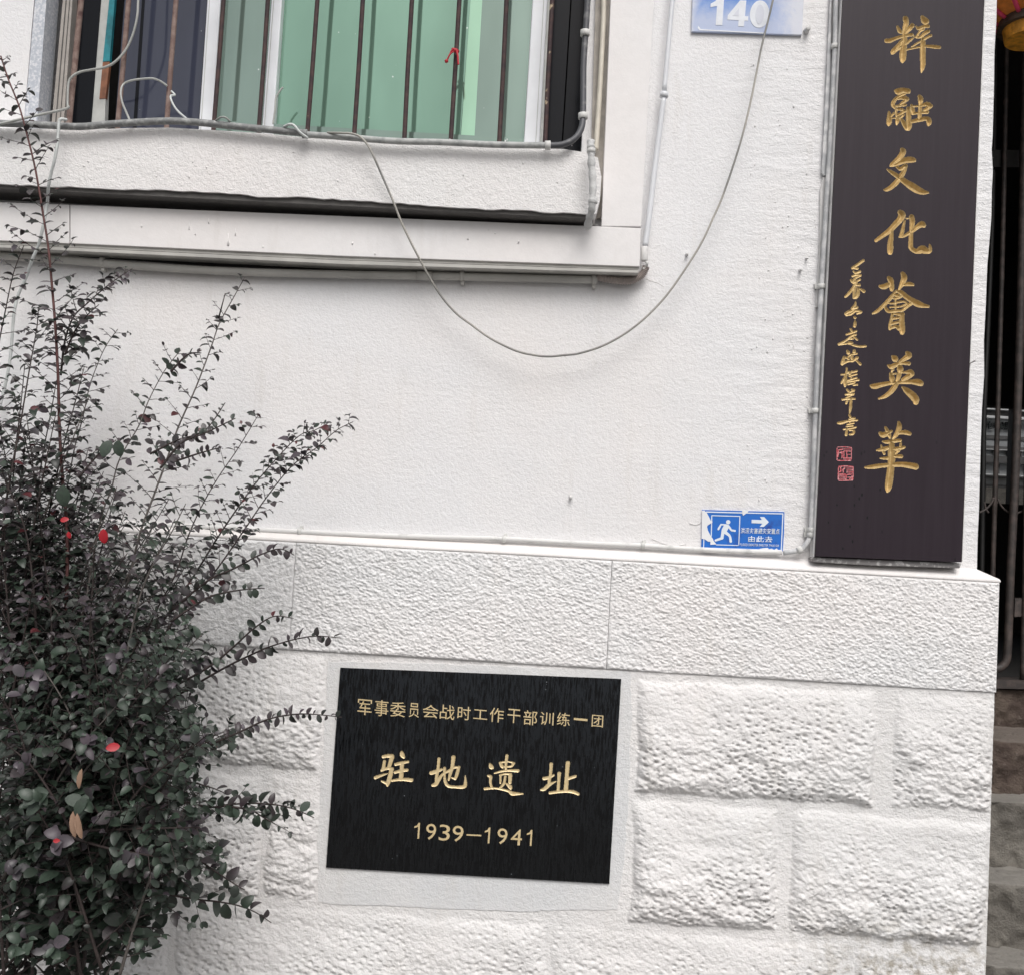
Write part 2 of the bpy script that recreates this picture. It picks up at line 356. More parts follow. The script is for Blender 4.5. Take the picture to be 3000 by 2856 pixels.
# ------------------------------------------------------------------ numpy noise
def vnoise(X, Z, cell, seed):
    rg = np.random.RandomState(seed); G = rg.rand(256, 256)
    x = X/cell; z = Z/cell; xi = np.floor(x).astype(int); zi = np.floor(z).astype(int); fx = x-xi; fz = z-zi
    fx = fx*fx*(3-2*fx); fz = fz*fz*(3-2*fz); a = G[xi % 256, zi % 256]; b = G[(xi+1) % 256, zi % 256]; c = G[xi % 256, (zi+1) % 256]; d = G[(xi+1) % 256, (zi+1) % 256]
    return (a*(1-fx)+b*fx)*(1-fz)+(c*(1-fx)+d*fx)*fz-0.5
def pits(X, Z, cell, seed, keep=0.8, rad=0.25):
    rg = np.random.RandomState(seed); JX = rg.rand(256, 256); JZ = rg.rand(256, 256); K = rg.rand(256, 256); RR = 0.6+0.8*rg.rand(256, 256)
    # chisel marks along slanted lines
    a = R(18); Xr = X*math.cos(a)-Z*math.sin(a); Zr = X*math.sin(a)+Z*math.cos(a)
    x = Xr/cell; z = Zr/(cell*0.8); xi = np.floor(x).astype(int); zi = np.floor(z).astype(int); out = np.zeros_like(X)
    for dx in (-1, 0, 1):
        for dz in (-1, 0, 1):
            i = (xi+dx) % 256; j = (zi+dz) % 256
            cx = xi+dx+0.2+0.6*JX[i, j]; cz = zi+dz+0.2+0.6*JZ[i, j]
            q = ((x-cx)**2*0.75+((z-cz)*1.2)**2)/(rad*RR[i, j])**2
            out = np.maximum(out, np.exp(-q)*(K[i, j] < keep))
    return out
def gridfaces(nx, nz):
    i = np.arange(nx-1)[:, None]*nz+np.arange(nz-1)[None, :]
    return np.stack([i, i+nz, i+nz+1, i+1], -1).reshape(-1, 4)
def stone(x0, x1, z0, z1, y, bulge, rough, seed, mat, parent, step=0.0026, pit=0.0, pcell=0.02, edge=0.03, flat=False, backy=0.12, name='stone', er=0.004, jw=(0.0, 0.0, 0.0, 0.0)):
    """one dressed stone; jw = half joints (left, right, bottom, top) that belong to its mesh and lie at joint level"""
    X0, X1, Z0, Z1 = x0-jw[0], x1+jw[1], z0-jw[2], z1+jw[3]
    nx = max(4, int((X1-X0)/step)); nz = max(4, int((Z1-Z0)/step))
    X, Z = np.meshgrid(np.linspace(X0, X1, nx), np.linspace(Z0, Z1, nz), indexing='ij')
    v = (z1-Z)/(z1-z0)
    if flat:
        e = np.minimum(np.minimum(X-X0, X1-X), np.minimum(Z-Z0, Z1-Z)); fade = np.clip(e/0.003, 0, 1)
        h = bulge*(0.93+0.07*np.clip(e/er, 0, 1)**0.6)+vnoise(X, Z, 0.16, seed+2)*0.004*fade
        n = vnoise(X, Z, 0.020, seed+3)*0.5+vnoise(X+Z*0.3, Z*1.2, 0.0085, seed+4)*0.35+vnoise(X, Z*1.2, 0.0048, seed+5)*0.9+pits(X, Z, 0.0085, seed+21, keep=0.85, rad=0.38)*0.8
        h += rough*n*fade; h -= pit*pits(X, Z, pcell, seed+6, keep=0.7, rad=0.3)*fade
    else:
        w1 = vnoise(X, Z, 0.07, seed)*0.016; w2 = vnoise(X, Z, 0.055, seed+1)*0.013
        e = np.minimum(np.minimum(X-x0, x1-X)+w1, np.minimum(Z-z0, z1-Z)+w2)
        inside = np.clip((e+0.004)/0.012, 0, 1); ep = np.clip(e, 0, None); vv = np.clip(v, 0, 1)
        prof = 0.35+0.65*np.where(vv < 0.68, np.sin(np.clip(vv/0.68, 0, 1)*math.pi/2)**1.1, 1-((vv-0.68)/0.32)**2.2*0.55)
        h = bulge*prof*(1-np.exp(-(ep/edge)**1.15))
        h += vnoise(X, Z, 0.13, seed+2)*0.014*np.clip(ep/0.04, 0, 1)+vnoise(X, Z*1.5, 0.05, seed+9)*0.009*np.clip(ep/0.03, 0, 1)*np.clip(vv*1.6-0.2, 0, 1)
        amp = rough*(0.30+0.95*np.clip(vv*1.7-0.25, 0, 1))
        n = vnoise(X+0.4*Z, Z*1.4, 0.030, seed+3)*0.8+vnoise(X+Z*0.5, Z*1.5, 0.012, seed+4)*0.65+vnoise(X, Z*1.3, 0.006, seed+5)*0.6
        n2 = vnoise(X, Z, 0.010, 914)*0.5+vnoise(X*0.6, Z*1.6, 0.006, 915)*0.5
        h += amp*n*inside+rough*0.35*n2*(1-inside)
        pt = pits(X, Z, pcell, seed+6, keep=0.85, rad=0.17)
        h -= pit*pt*inside*(0.30+0.9*np.clip(vv*1.5-0.1, 0, 1))*np.clip(0.75+1.6*vnoise(X, Z, 0.10, seed+7), 0, 1.3)
    V = np.stack([X, y-h, Z], -1).reshape(-1, 3); F = gridfaces(nx, nz)
    loop = [i*nz for i in range(nx)]+[(nx-1)*nz+j for j in range(1, nz)]+[i*nz+nz-1 for i in range(nx-2, -1, -1)]+[j for j in range(nz-2, 0, -1)]
    T0 = V[loop].copy(); S = T0.copy(); S[:, 1] = y+backy; k = len(V); L = len(loop); V = np.vstack([V, T0, S])
    a = k+np.arange(L); b = np.roll(a, -1); c = k+L+np.arange(L); dd = np.roll(c, -1)
    F = np.vstack([F, np.stack([b, a, c, dd], -1)])
    return npmesh(name, V, F, mat, parent)

# ================================================================== SETTING
gr = mesh('ground', [(-60, -60, 0), (60, -60, 0), (60, 60, 0), (-60, 60, 0)], [(0, 1, 2, 3)], M['pave']); tag(gr, 'grey paved ground of the lane', kind='structure')

# world measures
X = lambda px, py, d=0: P(px, py, d).x
Z = lambda px, py, d=0: P(px, py, d).z
zled = (Z(600, 1550)+Z(1500, 1585)+Z(2300, 1628)+Z(2800, 1658))/4
BD = 0.035
zband1 = (Z(600, 1572, BD)+Z(1500, 1612, BD)+Z(2300, 1650, BD)+Z(2880, 1680, BD))/4-0.008
zband0 = (Z(685, 1933)+Z(1837, 1940)+Z(2104, 1972)+Z(2902, 1998))/4
zr1 = (Z(938, 2260)+Z(1843, 2315)+Z(2896, 2390))/3
zr2 = (Z(945, 2645)+Z(1800, 2690)+Z(2652, 2755))/3
xcol = (X(2905, 1750)+X(2900, 2022)+X(2890, 2405)+X(2880, 2783))/4
print('levels', zled, zband1, zband0, zr1, zr2, xcol)

house = thing('house', (0, 0.2, 0), 'white painted house front with rendered wall above a chiselled stone base', 'building')
# plaster wall (open at the top for the window, closed by the lintel above the frame)
wl = X(100, 0, 0); wr = X(1728, 0, 0); wz = Z(900, 395, 0)-0.07
edge = [(2862, 1655), (2864, 1560), (2867, 1500), (2872, 1300), (2876, 1200), (2882, 1100), (2884, 1000), (2888, 900), (2891, 780), (2899, 700), (2903, 640), (2907, 560), (2909, 500), (2906, 440), (2908, 400), (2912, 250), (2915, 150), (2920, 60), (2921, 0)]
rng = random.Random(5)
eb = [(P(x+rng.uniform(-1.5, 1.5), y).x, P(x, y).z) for x, y in edge]; eb.append((eb[-1][0]+0.01, 6.0))
poly = [(-5, zled-0.001), (eb[0][0], zled-0.001)]+[p for p in eb if p[1] > zled]+[(wr, 6.0), (wr, wz), (wl, wz), (wl, 6.0), (-5, 6.0)]
prism('plaster_wall', poly, 0.0, 0.28, M['plaster'], house)
wbox('lintel', (wl+0.001, wr-0.001), (0.001, 0.279), (3.75, 6.0), M['plaster'], house)
xdr = xcol+1.25
wbox('plaster_wall', (xdr, 5), (0, 0.28), (0, 6), M['plaster'], house)
wbox('lintel', (eb[-1][0]+0.001, xdr-0.001), (0.002, 0.278), (3.5, 6.0), M['plaster'], house)
wbox('roof_light_block', (-5, 5), (0.0, 4.2), (6.001, 6.15), M['under'], house)  # unseen slab, added to keep daylight out of the interior
# sloping ledge
xl2 = eb[0][0]
V = [(-5, 0.0, zled), (xl2, 0.0, zled), (xcol+0.004, -BD+0.0012, zband1+0.004), (-5, -BD+0.0012, zband1+0.004), (-5, -BD+0.0012, zband1-0.004), (xcol+0.004, -BD+0.0012, zband1-0.004),
     (-5, 0.2, zled), (xl2, 0.2, zled), (xcol+0.004, 0.2, zband1-0.004), (-5, 0.2, zband1-0.004), (xcol+0.004, 0.2, zband1+0.004)]
led = mesh('ledge', V, [(0, 3, 2, 1), (3, 4, 5, 2), (0, 1, 7, 6), (1, 2, 10, 7), (2, 5, 8, 10), (5, 4, 9, 8), (6, 7, 10, 8, 9), (0, 6, 9, 4, 3)], M['ledge'], house)
bevel(led, 0.010, 4)
# hammered band blocks (three), rows of rusticated stones, joints behind
jx1 = (X(870, 1610)+X(865, 1850))/2; jx2 = (X(1787, 1650)+X(1780, 1900))/2
g = 0.0006
for k, (a, b) in enumerate(((-2.2, jx1-g), (jx1+g, jx2-g), (jx2+g, xcol))):
    stone(a, b, zband0+0.0008, zband1-0.0045, 0.0, BD, 0.0030, 11+k*9, M['band'], house, flat=True, pit=0.0022, pcell=0.009, step=0.0022 if k else 0.0034)
jh = 0.010
def row(z0, z1, xs, seed, bulge=0.019, step=0.0026, jt=0.0, jb=0.0):
    for k, (a, b, bl) in enumerate(xs):
        jl = 0.05 if k == 0 else (a-xs[k-1][1])/2; jr = (xs[k+1][0]-b)/2 if k < len(xs)-1 else 0.004
        stone(a, b, z0, z1, -0.029, bulge*bl, 0.0056, seed+k*11, M['stone'], house, pit=0.0115, pcell=0.0200, step=step, edge=0.013, backy=0.1, jw=(jl, jr, jb, jt))
Q = lambda px, py: X(px, py)
row(zr1+jh, zband0-jh*1.6, [(-1.5, Q(430, 2080), 1), (Q(470, 2080), Q(952, 2080), 1.0), (Q(1862, 2150), Q(2552, 2150), 1.15), (Q(2604, 2150), xcol-0.006, 0.75)], 101, jt=jh*1.6-.0002, jb=jh)
row(zr2+jh, zr1-jh, [(-1.5, Q(320, 2450), 1), (Q(352, 2450), Q(772, 2450), 1.0), (Q(790, 2450), Q(940, 2450), 0.7), (Q(1846, 2500), Q(2270, 2500), 1.1), (Q(2312, 2500), xcol-0.006, 1.0)], 202, jt=jh, jb=jh)
row(zr2-0.33, zr2-jh, [(-1.5, Q(500, 2760), 1), (Q(532, 2760), Q(1604, 2760), 0.8), (Q(1620, 2760), Q(2470, 2760), 0.7), (Q(2500, 2760), xcol-0.006, 0.7)], 303, jt=jh, jb=jh)
row(0.12, zr2-0.36, [(-1.5, -0.9, 1), (-0.88, -0.1, 1), (-0.08, 0.6, 1), (0.62, xcol-0.004, 1)], 404, step=0.02)
# joint bed behind the stones, and the flush cement border round the plaque
wbox('mortar_joint', (-5, xcol-0.008), (0.012, 0.28), (0, zband0-0.002), M['mortar'], house)
wbox('stone_core', (-5, xcol-0.012), (0.02, 0.275), (zband0+0.002, zled-0.03), M['mortar'], house)
wbox('plaster_wall', (xdr, 5), (-0.03, -0.001), (0, zband1), M['stone'], house)
bord = [(962, 1938), (1200, 1940), (1560, 1955), (1846, 1966), (1852, 2100), (1842, 2300), (1832, 2500), (1812, 2640), (1808, 2664), (1500, 2668), (1200, 2656), (960, 2645), (934, 2640), (930, 2450), (943, 2250), (962, 1938)]
rj = random.Random(9); bj = []
for (a, b), (c, d) in zip(bord[:-1], bord[1:]):
    k = max(1, int(math.hypot(c-a, d-b)/22))
    for i in range(k): bj.append((a+(c-a)*i/k+rj.uniform(-3, 3), b+(d-b)*i/k+rj.uniform(-2, 2)))
bo = slab('cement_border', bj, 0.0308, -0.03, M['cement'], house); bevel(bo, 0.004, 2)

# ------------------------------------------------------------------ sill under the window
rng = random.Random(3)
top = [(-400, 355), (0, 376), (250, 380), (500, 374), (700, 386), (900, 404), (1200, 420), (1500, 434), (1650, 438), (1712, 446), (1752, 462), (1762, 520), (1758, 585), (1746, 628)]
bot = [(1712, 630), (1650, 624), (1500, 616), (1340, 609), (1200, 599), (1000, 586), (870, 577), (780, 580), (700, 570), (560, 562), (430, 556), (330, 556), (200, 548), (0, 540), (-400, 520)]
def rough(pts, st=26, am=2.2):
    out = []
    for (a, b), (c, d) in zip(pts[:-1], pts[1:]):
        k = max(1, int(math.hypot(c-a, d-b)/st))
        for i in range(k): out.append((a+(c-a)*i/k+rng.uniform(-1, 1)*0.5, b+(d-b)*i/k+rng.uniform(-am, am)))
    return out+[pts[-1]]
sill = slab('window_sill', rough(top, 60, 1.0)+rough(bot), 0.105, -0.10, M['sillplaster'], house); bevel(sill, 0.007, 3)
# recessed concrete underside of the sill
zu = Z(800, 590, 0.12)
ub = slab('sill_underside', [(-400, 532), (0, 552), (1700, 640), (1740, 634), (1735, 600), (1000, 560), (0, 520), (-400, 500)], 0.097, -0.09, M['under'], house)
# painted sheet trim around the window
tr1 = slab('window_trim', [(205.5, 601), (1877, 669), (1874, 782), (1000, 751), (205.5, 714)], 0.06, 0.002, M['trim'], house); bevel(tr1, 0.0015)
tr2 = slab('window_trim', [(-400, 578), (202.5, 601), (202.5, 714), (-400, 688)], 0.060, 0.002, M['trim'], house); bevel(tr2, 0.0015)
tr3 = slab('window_trim', [(1826, -600), (1954, -600), (1916, 0), (1878, 665), (1762, 664), (1789, 0)], 0.06, 0.002, M['trim'], house); bevel(tr3, 0.0015)
slab('trim_lip', [(-400, 690), (205, 716), (1000, 753), (1872, 784), (1871, 791), (1000, 762), (205, 725), (-400, 699)], 0.054, 0.002, M['trimlip'], house)
slab('trim_lip', [(-400, 700.5), (205, 726.5), (1000, 763.5), (1871, 792.5), (1870, 800), (1000, 774), (205, 735), (-400, 708)], 0.0585, 0.002, M['trimlip'], house)
slab('trim_shade_strip', [(-400, 700), (205, 733), (1000, 772), (1860, 799), (1858, 812), (1000, 794), (600, 779), (205, 750), (-400, 715)], 0.0065, 0.0, M['dark'], house)  # dark strip on the wall, standing in for the shade under the trim
# backing strip of render between window and trim
slab('jamb', [(1750, -600), (1826, -600), (1789, 0), (1762, 640), (1726, 640), (1745, 0)], 0.012, -0.2, M['jamb'], house)

# ------------------------------------------------------------------ window: joinery, glass, bars
def vstrip(name, xa0, xb0, xa1, xb1, yb, df, db, mat, parent, ya=0):
    """strip given by its edges at photo row ya and at row yb, continued beyond both"""
    t0 = (-600-ya)/(yb-ya) if ya == 0 else 0; t1 = 1.35 if ya == 0 else 1
    f = lambda a, b, t: a+(b-a)*t
    y0 = ya+(yb-ya)*t0; y1 = ya+(yb-ya)*t1
    return slab(name, [(f(xa0, xa1, t0), y0), (f(xb0, xb1, t0), y0), (f(xb0, xb1, t1), y1), (f(xa0, xa1, t1), y1)], df, db, mat, parent)
win = vstrip('window', 1560, 1604, 1535, 1581, 410, -0.05, -0.085, M['alu'], house); bevel(win, 0.003)
def wp(o):
    o.parent = win; o.matrix_parent_inverse = Matrix.Identity(4); return o
# frames
for a in ((607, 646, 583, 622, 350, -0.045, -0.085, 'alu'), (795, 826, 768, 801, 365, -0.052, -0.09, 'alu')):
    o = wp(vstrip('window_frame', *a[:7], M[a[7]], None)); bevel(o, 0.003)
    o = wp(vstrip('frame_groove', a[0]+6, a[0]+8, a[2]+6, a[2]+8, a[4], a[5]+0.001, a[6], M['greystrip'], None))
wp(vstrip('frame_groove', 1592, 1594, 1569, 1571, 410, -0.0485, -0.08, M['greystrip'], None))
wp(vstrip('window_frame', 1604, 1612, 1581, 1590, 410, -0.06, -0.085, M['greystrip'], None))
wp(vstrip('outer_frame', 103, 136, 71, 109, 355, 0.004, -0.06, M['galv'], None))
o = wp(vstrip('track', 183, 212, 151, 187, 352, -0.04, -0.07, M['beige'], None)); bevel(o, 0.002)
wp(vstrip('track_groove', 192, 195, 162, 165, 352, -0.0385, -0.07, M['under'], None))
wp(vstrip('track_groove', 203, 205, 175, 177, 352, -0.0385, -0.07, M['under'], None))
wp(vstrip('window_frame', 297, 320, 269, 307, 352, -0.05, -0.07, M['greystrip'], None))
wp(slab('tape', [(338, -200), (355, -200), (336, 0), (321, 180), (301, 181), (320, 0)], -0.048, -0.06, M['teal'], None))
wp(slab('tape', [(301, 183), (321, 182), (309, 289), (291, 290)], -0.048, -0.06, M['rusttape'], None))
# panes
wp(vstrip('pane', 212, 297, 187, 270, 352, -0.075, -0.079, M['navy2'], None))
wp(vstrip('pane', 365, 607, 338, 583, 352, -0.078, -0.082, M['navy'], None))
wp(vstrip('pane_edge', 416, 424, 391, 401, 352, -0.0765, -0.079, M['navy2'], None))
wp(vstrip('pane', 646, 795, 622, 768, 365, -0.078, -0.082, M['palegreen'], None))
wp(vstrip('pane', 826, 1379, 801, 1350, 388, -0.078, -0.082, M['green'], None))
wp(vstrip('pane', 1379, 1413, 1350, 1390, 404, -0.0785, -0.082, M['brightgreen'], None))
wp(vstrip('pane', 1413, 1560, 1390, 1535, 404, -0.078, -0.082, M['palegreen'], None))
wp(vstrip('pane_edge', 826, 834, 801, 811, 372, -0.0765, -0.078, M['palegreen'], None))
wp(vstrip('pane', 1622, 1671, 1598, 1646, 410, -0.10, -0.104, M['navy2'], None))
wp(vstrip('pane', 1675, 1735, 1650, 1712, 410, -0.11, -0.114, M['navy2'], None))
wp(slab('bottom_rail', [(600, 352), (1560, 408), (1560, 440), (600, 392)], -0.06, -0.10, M['palegreen'], None))
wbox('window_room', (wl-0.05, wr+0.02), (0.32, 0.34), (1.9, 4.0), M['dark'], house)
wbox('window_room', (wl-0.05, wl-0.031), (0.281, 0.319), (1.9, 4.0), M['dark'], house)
# security bars
bars = [(238, 203, 352, 9, 'barlight'), (377, 346, 355, 8, 'barlight'), (516, 489, 360, 8, 'barlight'), (655, 627, 360, 7, 'bar'), (785, 759, 370, 7, 'bar'), (930, 901, 382, 7, 'bar'),
        (1063, 1038, 392, 7, 'bar'), (1207, 1185, 402, 7, 'bar'), (1346, 1321, 406, 7, 'bar'), (1484, 1463, 410, 7, 'bar'), (1618, 1597, 414, 7, 'bar')]
for a, b, yb, r, mt in bars:
    s_ = (b-a)/yb; pts = [(a-s_*600, -600), (a-s_*200, -200), (a, 0), (a+(b-a)*0.5+rng.uniform(-1, 1), yb*0.5), (b, yb), (b+s_*60, yb+60)]
    o = ptube('security_bar', pts, r, 0.0, M[mt], house, n=8, sm=3)

# ================================================================== carving / lettering tools
def strokes(raw, ox, oy, sc):
    out = []
    for st in raw: out.append([(ox+x/sc, oy+y/sc, r*0.94/sc) for x, y, r in smoothpts(st, 4)])
    return out
def field(GX, GY, sts):
    val = np.full(GX.shape, -50.0)
    for st in sts:
        if len(st) == 1: st = [st[0], st[0]]
        for (x0, y0, a), (x1, y1, b) in zip(st[:-1], st[1:]):
            dx, dy = x1-x0, y1-y0; L = dx*dx+dy*dy+1e-9
            t = np.clip(((GX-x0)*dx+(GY-y0)*dy)/L, 0, 1)
            val = np.maximum(val, a+(b-a)*t-np.hypot(GX-x0-dx*t, GY-y0-dy*t))
    return val
def carve(rect, sts, d, step, slope, cap, gold, parent, name, boardV, boardF, rects_blk=10, flatb=False):
    x0, y0, x1, y1 = rect; nx = int(round((x1-x0)/step)/rects_blk+1)*rects_blk; ny = int(round((y1-y0)/step)/rects_blk+1)*rects_blk
    gx = np.linspace(x0, x1, nx+1); gy = np.linspace(y0, y1, ny+1); GX, GY = np.meshgrid(gx, gy, indexing='ij')
    val = field(GX, GY, sts); dep = np.clip(val, 0, cap)*slope*PXM
    W = PV(GX, GY, d); W[..., 1] += dep
    idx = np.arange((nx+1)*(ny+1)).reshape(nx+1, ny+1)
    F = np.stack([idx[:-1, 1:], idx[1:, 1:], idx[1:, :-1], idx[:-1, :-1]], -1)
    cellv = np.maximum(np.maximum(val[:-1, :-1], val[1:, 1:]), np.maximum(val[1:, :-1], val[:-1, 1:]))
    g_ = cellv > 0.25
    Wf = W.reshape(-1, 3)
    def sub(FF, nm, mt, par, sm):
        u, inv = np.unique(FF.ravel(), return_inverse=True); return npmesh(nm, Wf[u], inv.reshape(-1, 4), mt, par, sm)
    if g_.any(): sub(F[g_], name, gold, parent, False)
    # rest of the surface: whole blocks where nothing is cut
    B = rects_blk; gb = g_.reshape(nx//B, B, ny//B, B).any(axis=(1, 3)); ff = []
    for i in range(nx//B):
        for j in range(ny//B):
            if gb[i, j]:
                q = F[i*B:(i+1)*B, j*B:(j+1)*B][~g_[i*B:(i+1)*B, j*B:(j+1)*B]]; ff.append(q.reshape(-1, 4))
            else:
                a, b, c, e = i*B, (i+1)*B, j*B, (j+1)*B
                ff.append(np.array([[idx[a, e], idx[b, e], idx[b, c], idx[a, c]]]))
    FF = np.vstack(ff); u, inv = np.unique(FF.ravel(), return_inverse=True); k = sum(len(v) for v in boardV)
    boardV.append(Wf[u]); boardF.append(inv.reshape(-1, 4)+k)
def addquad(boardV, boardF, q, d):
    k = sum(len(v) for v in boardV); boardV.append(np.array([tuple(P(x, y, d)) for x, y in q])); boardF.append(np.array([[k+3, k+2, k+1, k]]))
def glyph(body, quad, d, mat, parent, name, thick=0.0006, offset=0.0):
    """glyphs from the built-in font, fitted to a photo quad (TL,TR,BR,BL)"""
    cu = bpy.data.curves.new(name, 'FONT'); cu.body = body; cu.offset = offset; cu.resolution_u = 3
    o = bpy.data.objects.new(name, cu); C.objects.link(o); dg = bpy.context.evaluated_depsgraph_get(); dg.update()
    me = bpy.data.meshes.new_from_object(o.evaluated_get(dg)); bpy.data.objects.remove(o); bpy.data.curves.remove(cu)
    n = len(me.vertices); a = np.empty(n*3, np.float32); me.vertices.foreach_get('co', a); a = a.reshape(-1, 3)
    lo, hi = a[:, :2].min(0), a[:, :2].max(0); uv = (a[:, :2]-lo)/np.maximum(hi-lo, 1e-6); u = uv[:, 0]; v = 1-uv[:, 1]
    q = np.array(quad, float)
    px = (q[0][None]*((1-u)*(1-v))[:, None]+q[1][None]*(u*(1-v))[:, None]+q[2][None]*(u*v)[:, None]+q[3][None]*((1-u)*v)[:, None])
    W = PV(px[:, 0], px[:, 1], d); me.vertices.foreach_set('co', W.astype(np.float32).ravel()); me.materials.clear(); me.materials.append(mat); me.update()
    ob = link(name, me, parent)
    so_ = ob.modifiers.new('thick', 'SOLIDIFY'); so_.thickness = thick; so_.offset = 0
    return ob
def flat(name, pts, d, mat, parent, th=0.0004): return slab(name, pts, d, d-th, mat, parent)

# ================================================================== COUPLET BOARD
BDD = 0.045
board = thing('couplet_board', P(2600, 1640, 0.02), 'tall dark lacquered wooden board carved with a column of gilded Chinese characters', 'sign board')
main = []
main.append(('R1', (2560, 30, 8.96), [
 [(830,230,75),(850,330,75),(810,500,60),(810,700,70),(790,900,80),(770,1100,95),(760,1280,85),(745,1380,15)], [(620,440,30),(680,560,55),(740,600,20)],
 [(1010,410,60),(930,500,60),(840,600,40),(790,660,20)], [(330,810,55),(420,810,60),(600,740,45),(800,680,40),(1000,650,45)],
 [(760,800,50),(620,970,60),(520,1080,70),(480,1140,35)], [(500,1140,30),(700,980,40),(850,880,40),(1030,740,25)],
 [(1270,180,40),(1330,280,95),(1370,300,85)], [(1110,430,15),(1180,490,50),(1300,440,45),(1420,430,50)], [(1300,500,40),(1200,580,30),(1130,700,35)],
 [(1430,560,45),(1330,620,50),(1240,700,35),(1130,720,30),(1060,690,20)], [(1500,670,35),(1400,720,35),(1300,780,40)], [(1250,810,25),(1100,900,25),(990,970,10)],
 [(860,1050,20),(1000,1010,25),(1200,970,30),(1400,950,40),(1600,970,50),(1720,980,45)],
 [(1290,760,50),(1290,880,75),(1285,1000,75),(1285,1200,80),(1290,1400,75),(1270,1550,50),(1245,1650,8)]], (2585, 25, 2765, 235)))
main.append(('R2', (2560, 240, 8.96), [
 [(560,240,30),(650,260,90),(780,230,70),(900,250,70)], [(820,310,30),(650,390,35),(540,500,50),(500,600,55),(550,680,40)], [(640,450,30),(780,420,60),(870,460,60)],
 [(870,480,40),(760,550,40),(700,600,30)], [(600,640,30),(830,610,35)], [(580,720,30),(590,820,30),(600,920,30)], [(640,720,40),(740,730,40)], [(620,890,35),(820,770,40)],
 [(400,800,30),(410,930,65),(400,1060,75),(385,1150,20)], [(530,830,30),(470,900,30)], [(490,960,20),(700,940,25),(780,870,35)], [(630,920,40),(620,1020,60),(600,1130,20)],
 [(720,980,35),(800,1110,65),(870,1220,70)], [(910,710,60),(910,850,70),(915,1000,75),(925,1150,80),(910,1230,60)],
 [(1200,390,50),(1230,470,75),(1220,580,50),(1220,700,55),(1210,850,60),(1200,950,50),(1190,1000,15)], [(990,620,30),(1020,740,60),(1030,840,40)],
 [(1010,640,25),(1200,640,30),(1400,590,60),(1480,640,60)], [(1500,640,50),(1400,710,50),(1330,750,40)], [(1020,840,40),(1200,820,30),(1400,800,50)],
 [(1000,1050,45),(1200,1000,60),(1400,970,60),(1450,1060,75),(1430,1140,30)]], (2585, 245, 2745, 395)))
main.append(('R3', (2560, 420, 8.96), [
 [(740,170,50),(770,230,80),(690,370,75),(590,460,60),(480,570,60)], [(450,590,40),(600,560,40),(800,460,80),(980,440,80),(1060,450,55)], [(600,620,30),(700,680,50),(830,600,55)],
 [(850,600,40),(800,730,55),(720,860,70),(620,1000,70),(480,1140,65),(350,1220,50),(270,1230,20)],
 [(350,690,15),(470,770,50),(590,850,60),(700,930,70),(850,1040,85),(1000,1140,105),(1150,1230,100),(1300,1290,70),(1430,1300,25)]], (2575, 425, 2735, 585)))
main.append(('R4', (2540, 600, 8.96), [
 [(870,210,70),(920,280,100),(860,400,85),(740,530,80),(600,680,75),(450,790,60),(300,900,50),(230,950,40)], [(650,720,45),(640,850,60),(615,1000,75),(610,1150,85),(605,1250,70),(600,1300,20)],
 [(1030,370,15),(1100,360,20)], [(990,430,25),(960,560,40),(930,700,50),(890,830,50)], [(860,850,30),(950,840,30),(1080,770,45),(1200,690,50),(1350,570,65),(1440,520,85),(1490,550,60)],
 [(1170,330,70),(1190,440,75),(1180,560,65),(1160,700,55),(1155,850,60),(1150,1000,65),(1150,1120,65),(1210,1190,60),(1320,1230,70),(1450,1180,110),(1560,1220,80),(1650,1210,60),(1655,1100,35),(1640,1040,8)]], (2555, 605, 2740, 760)))
main.append(('R5', (2540, 780, 8.527), [
 [(540,300,45),(590,360,75),(620,470,60),(620,560,60),(620,610,30)], [(330,510,40),(420,520,70),(540,470,60),(620,450,40)], [(890,190,50),(930,280,80),(910,370,75),(860,480,55),(800,580,25)],
 [(920,480,25),(1040,450,55),(1150,470,35)], [(720,640,30),(620,760,45),(500,900,50),(370,1030,45),(240,1140,40),(140,1190,20)],
 [(740,620,30),(850,660,60),(980,770,65),(1120,860,70),(1260,940,85),(1400,990,60),(1530,1010,35)], [(690,720,40),(800,740,45)], [(650,810,20),(760,800,40),(870,750,30)],
 [(720,820,25),(720,900,25),(720,1000,25),(720,1080,25)], [(540,930,22),(680,930,28),(800,900,30),(950,890,26),(1000,950,26)], [(580,1030,22),(720,1020,25),(850,1010,25),(960,960,22)],
 [(450,1020,30),(490,1090,45),(560,1140,40),(700,1120,40),(880,1110,35),(1000,1010,45),(1110,930,50)], [(640,1200,35),(610,1350,40),(570,1500,40),(570,1580,30)],
 [(680,1190,25),(800,1210,40),(900,1200,45)], [(880,1220,60),(870,1350,70),(870,1480,80),(880,1600,80),(880,1660,60)], [(620,1320,35),(780,1290,35)], [(620,1440,35),(780,1400,35)], [(580,1560,35),(720,1510,40),(800,1560,60)]], (2545, 790, 2730, 985)))
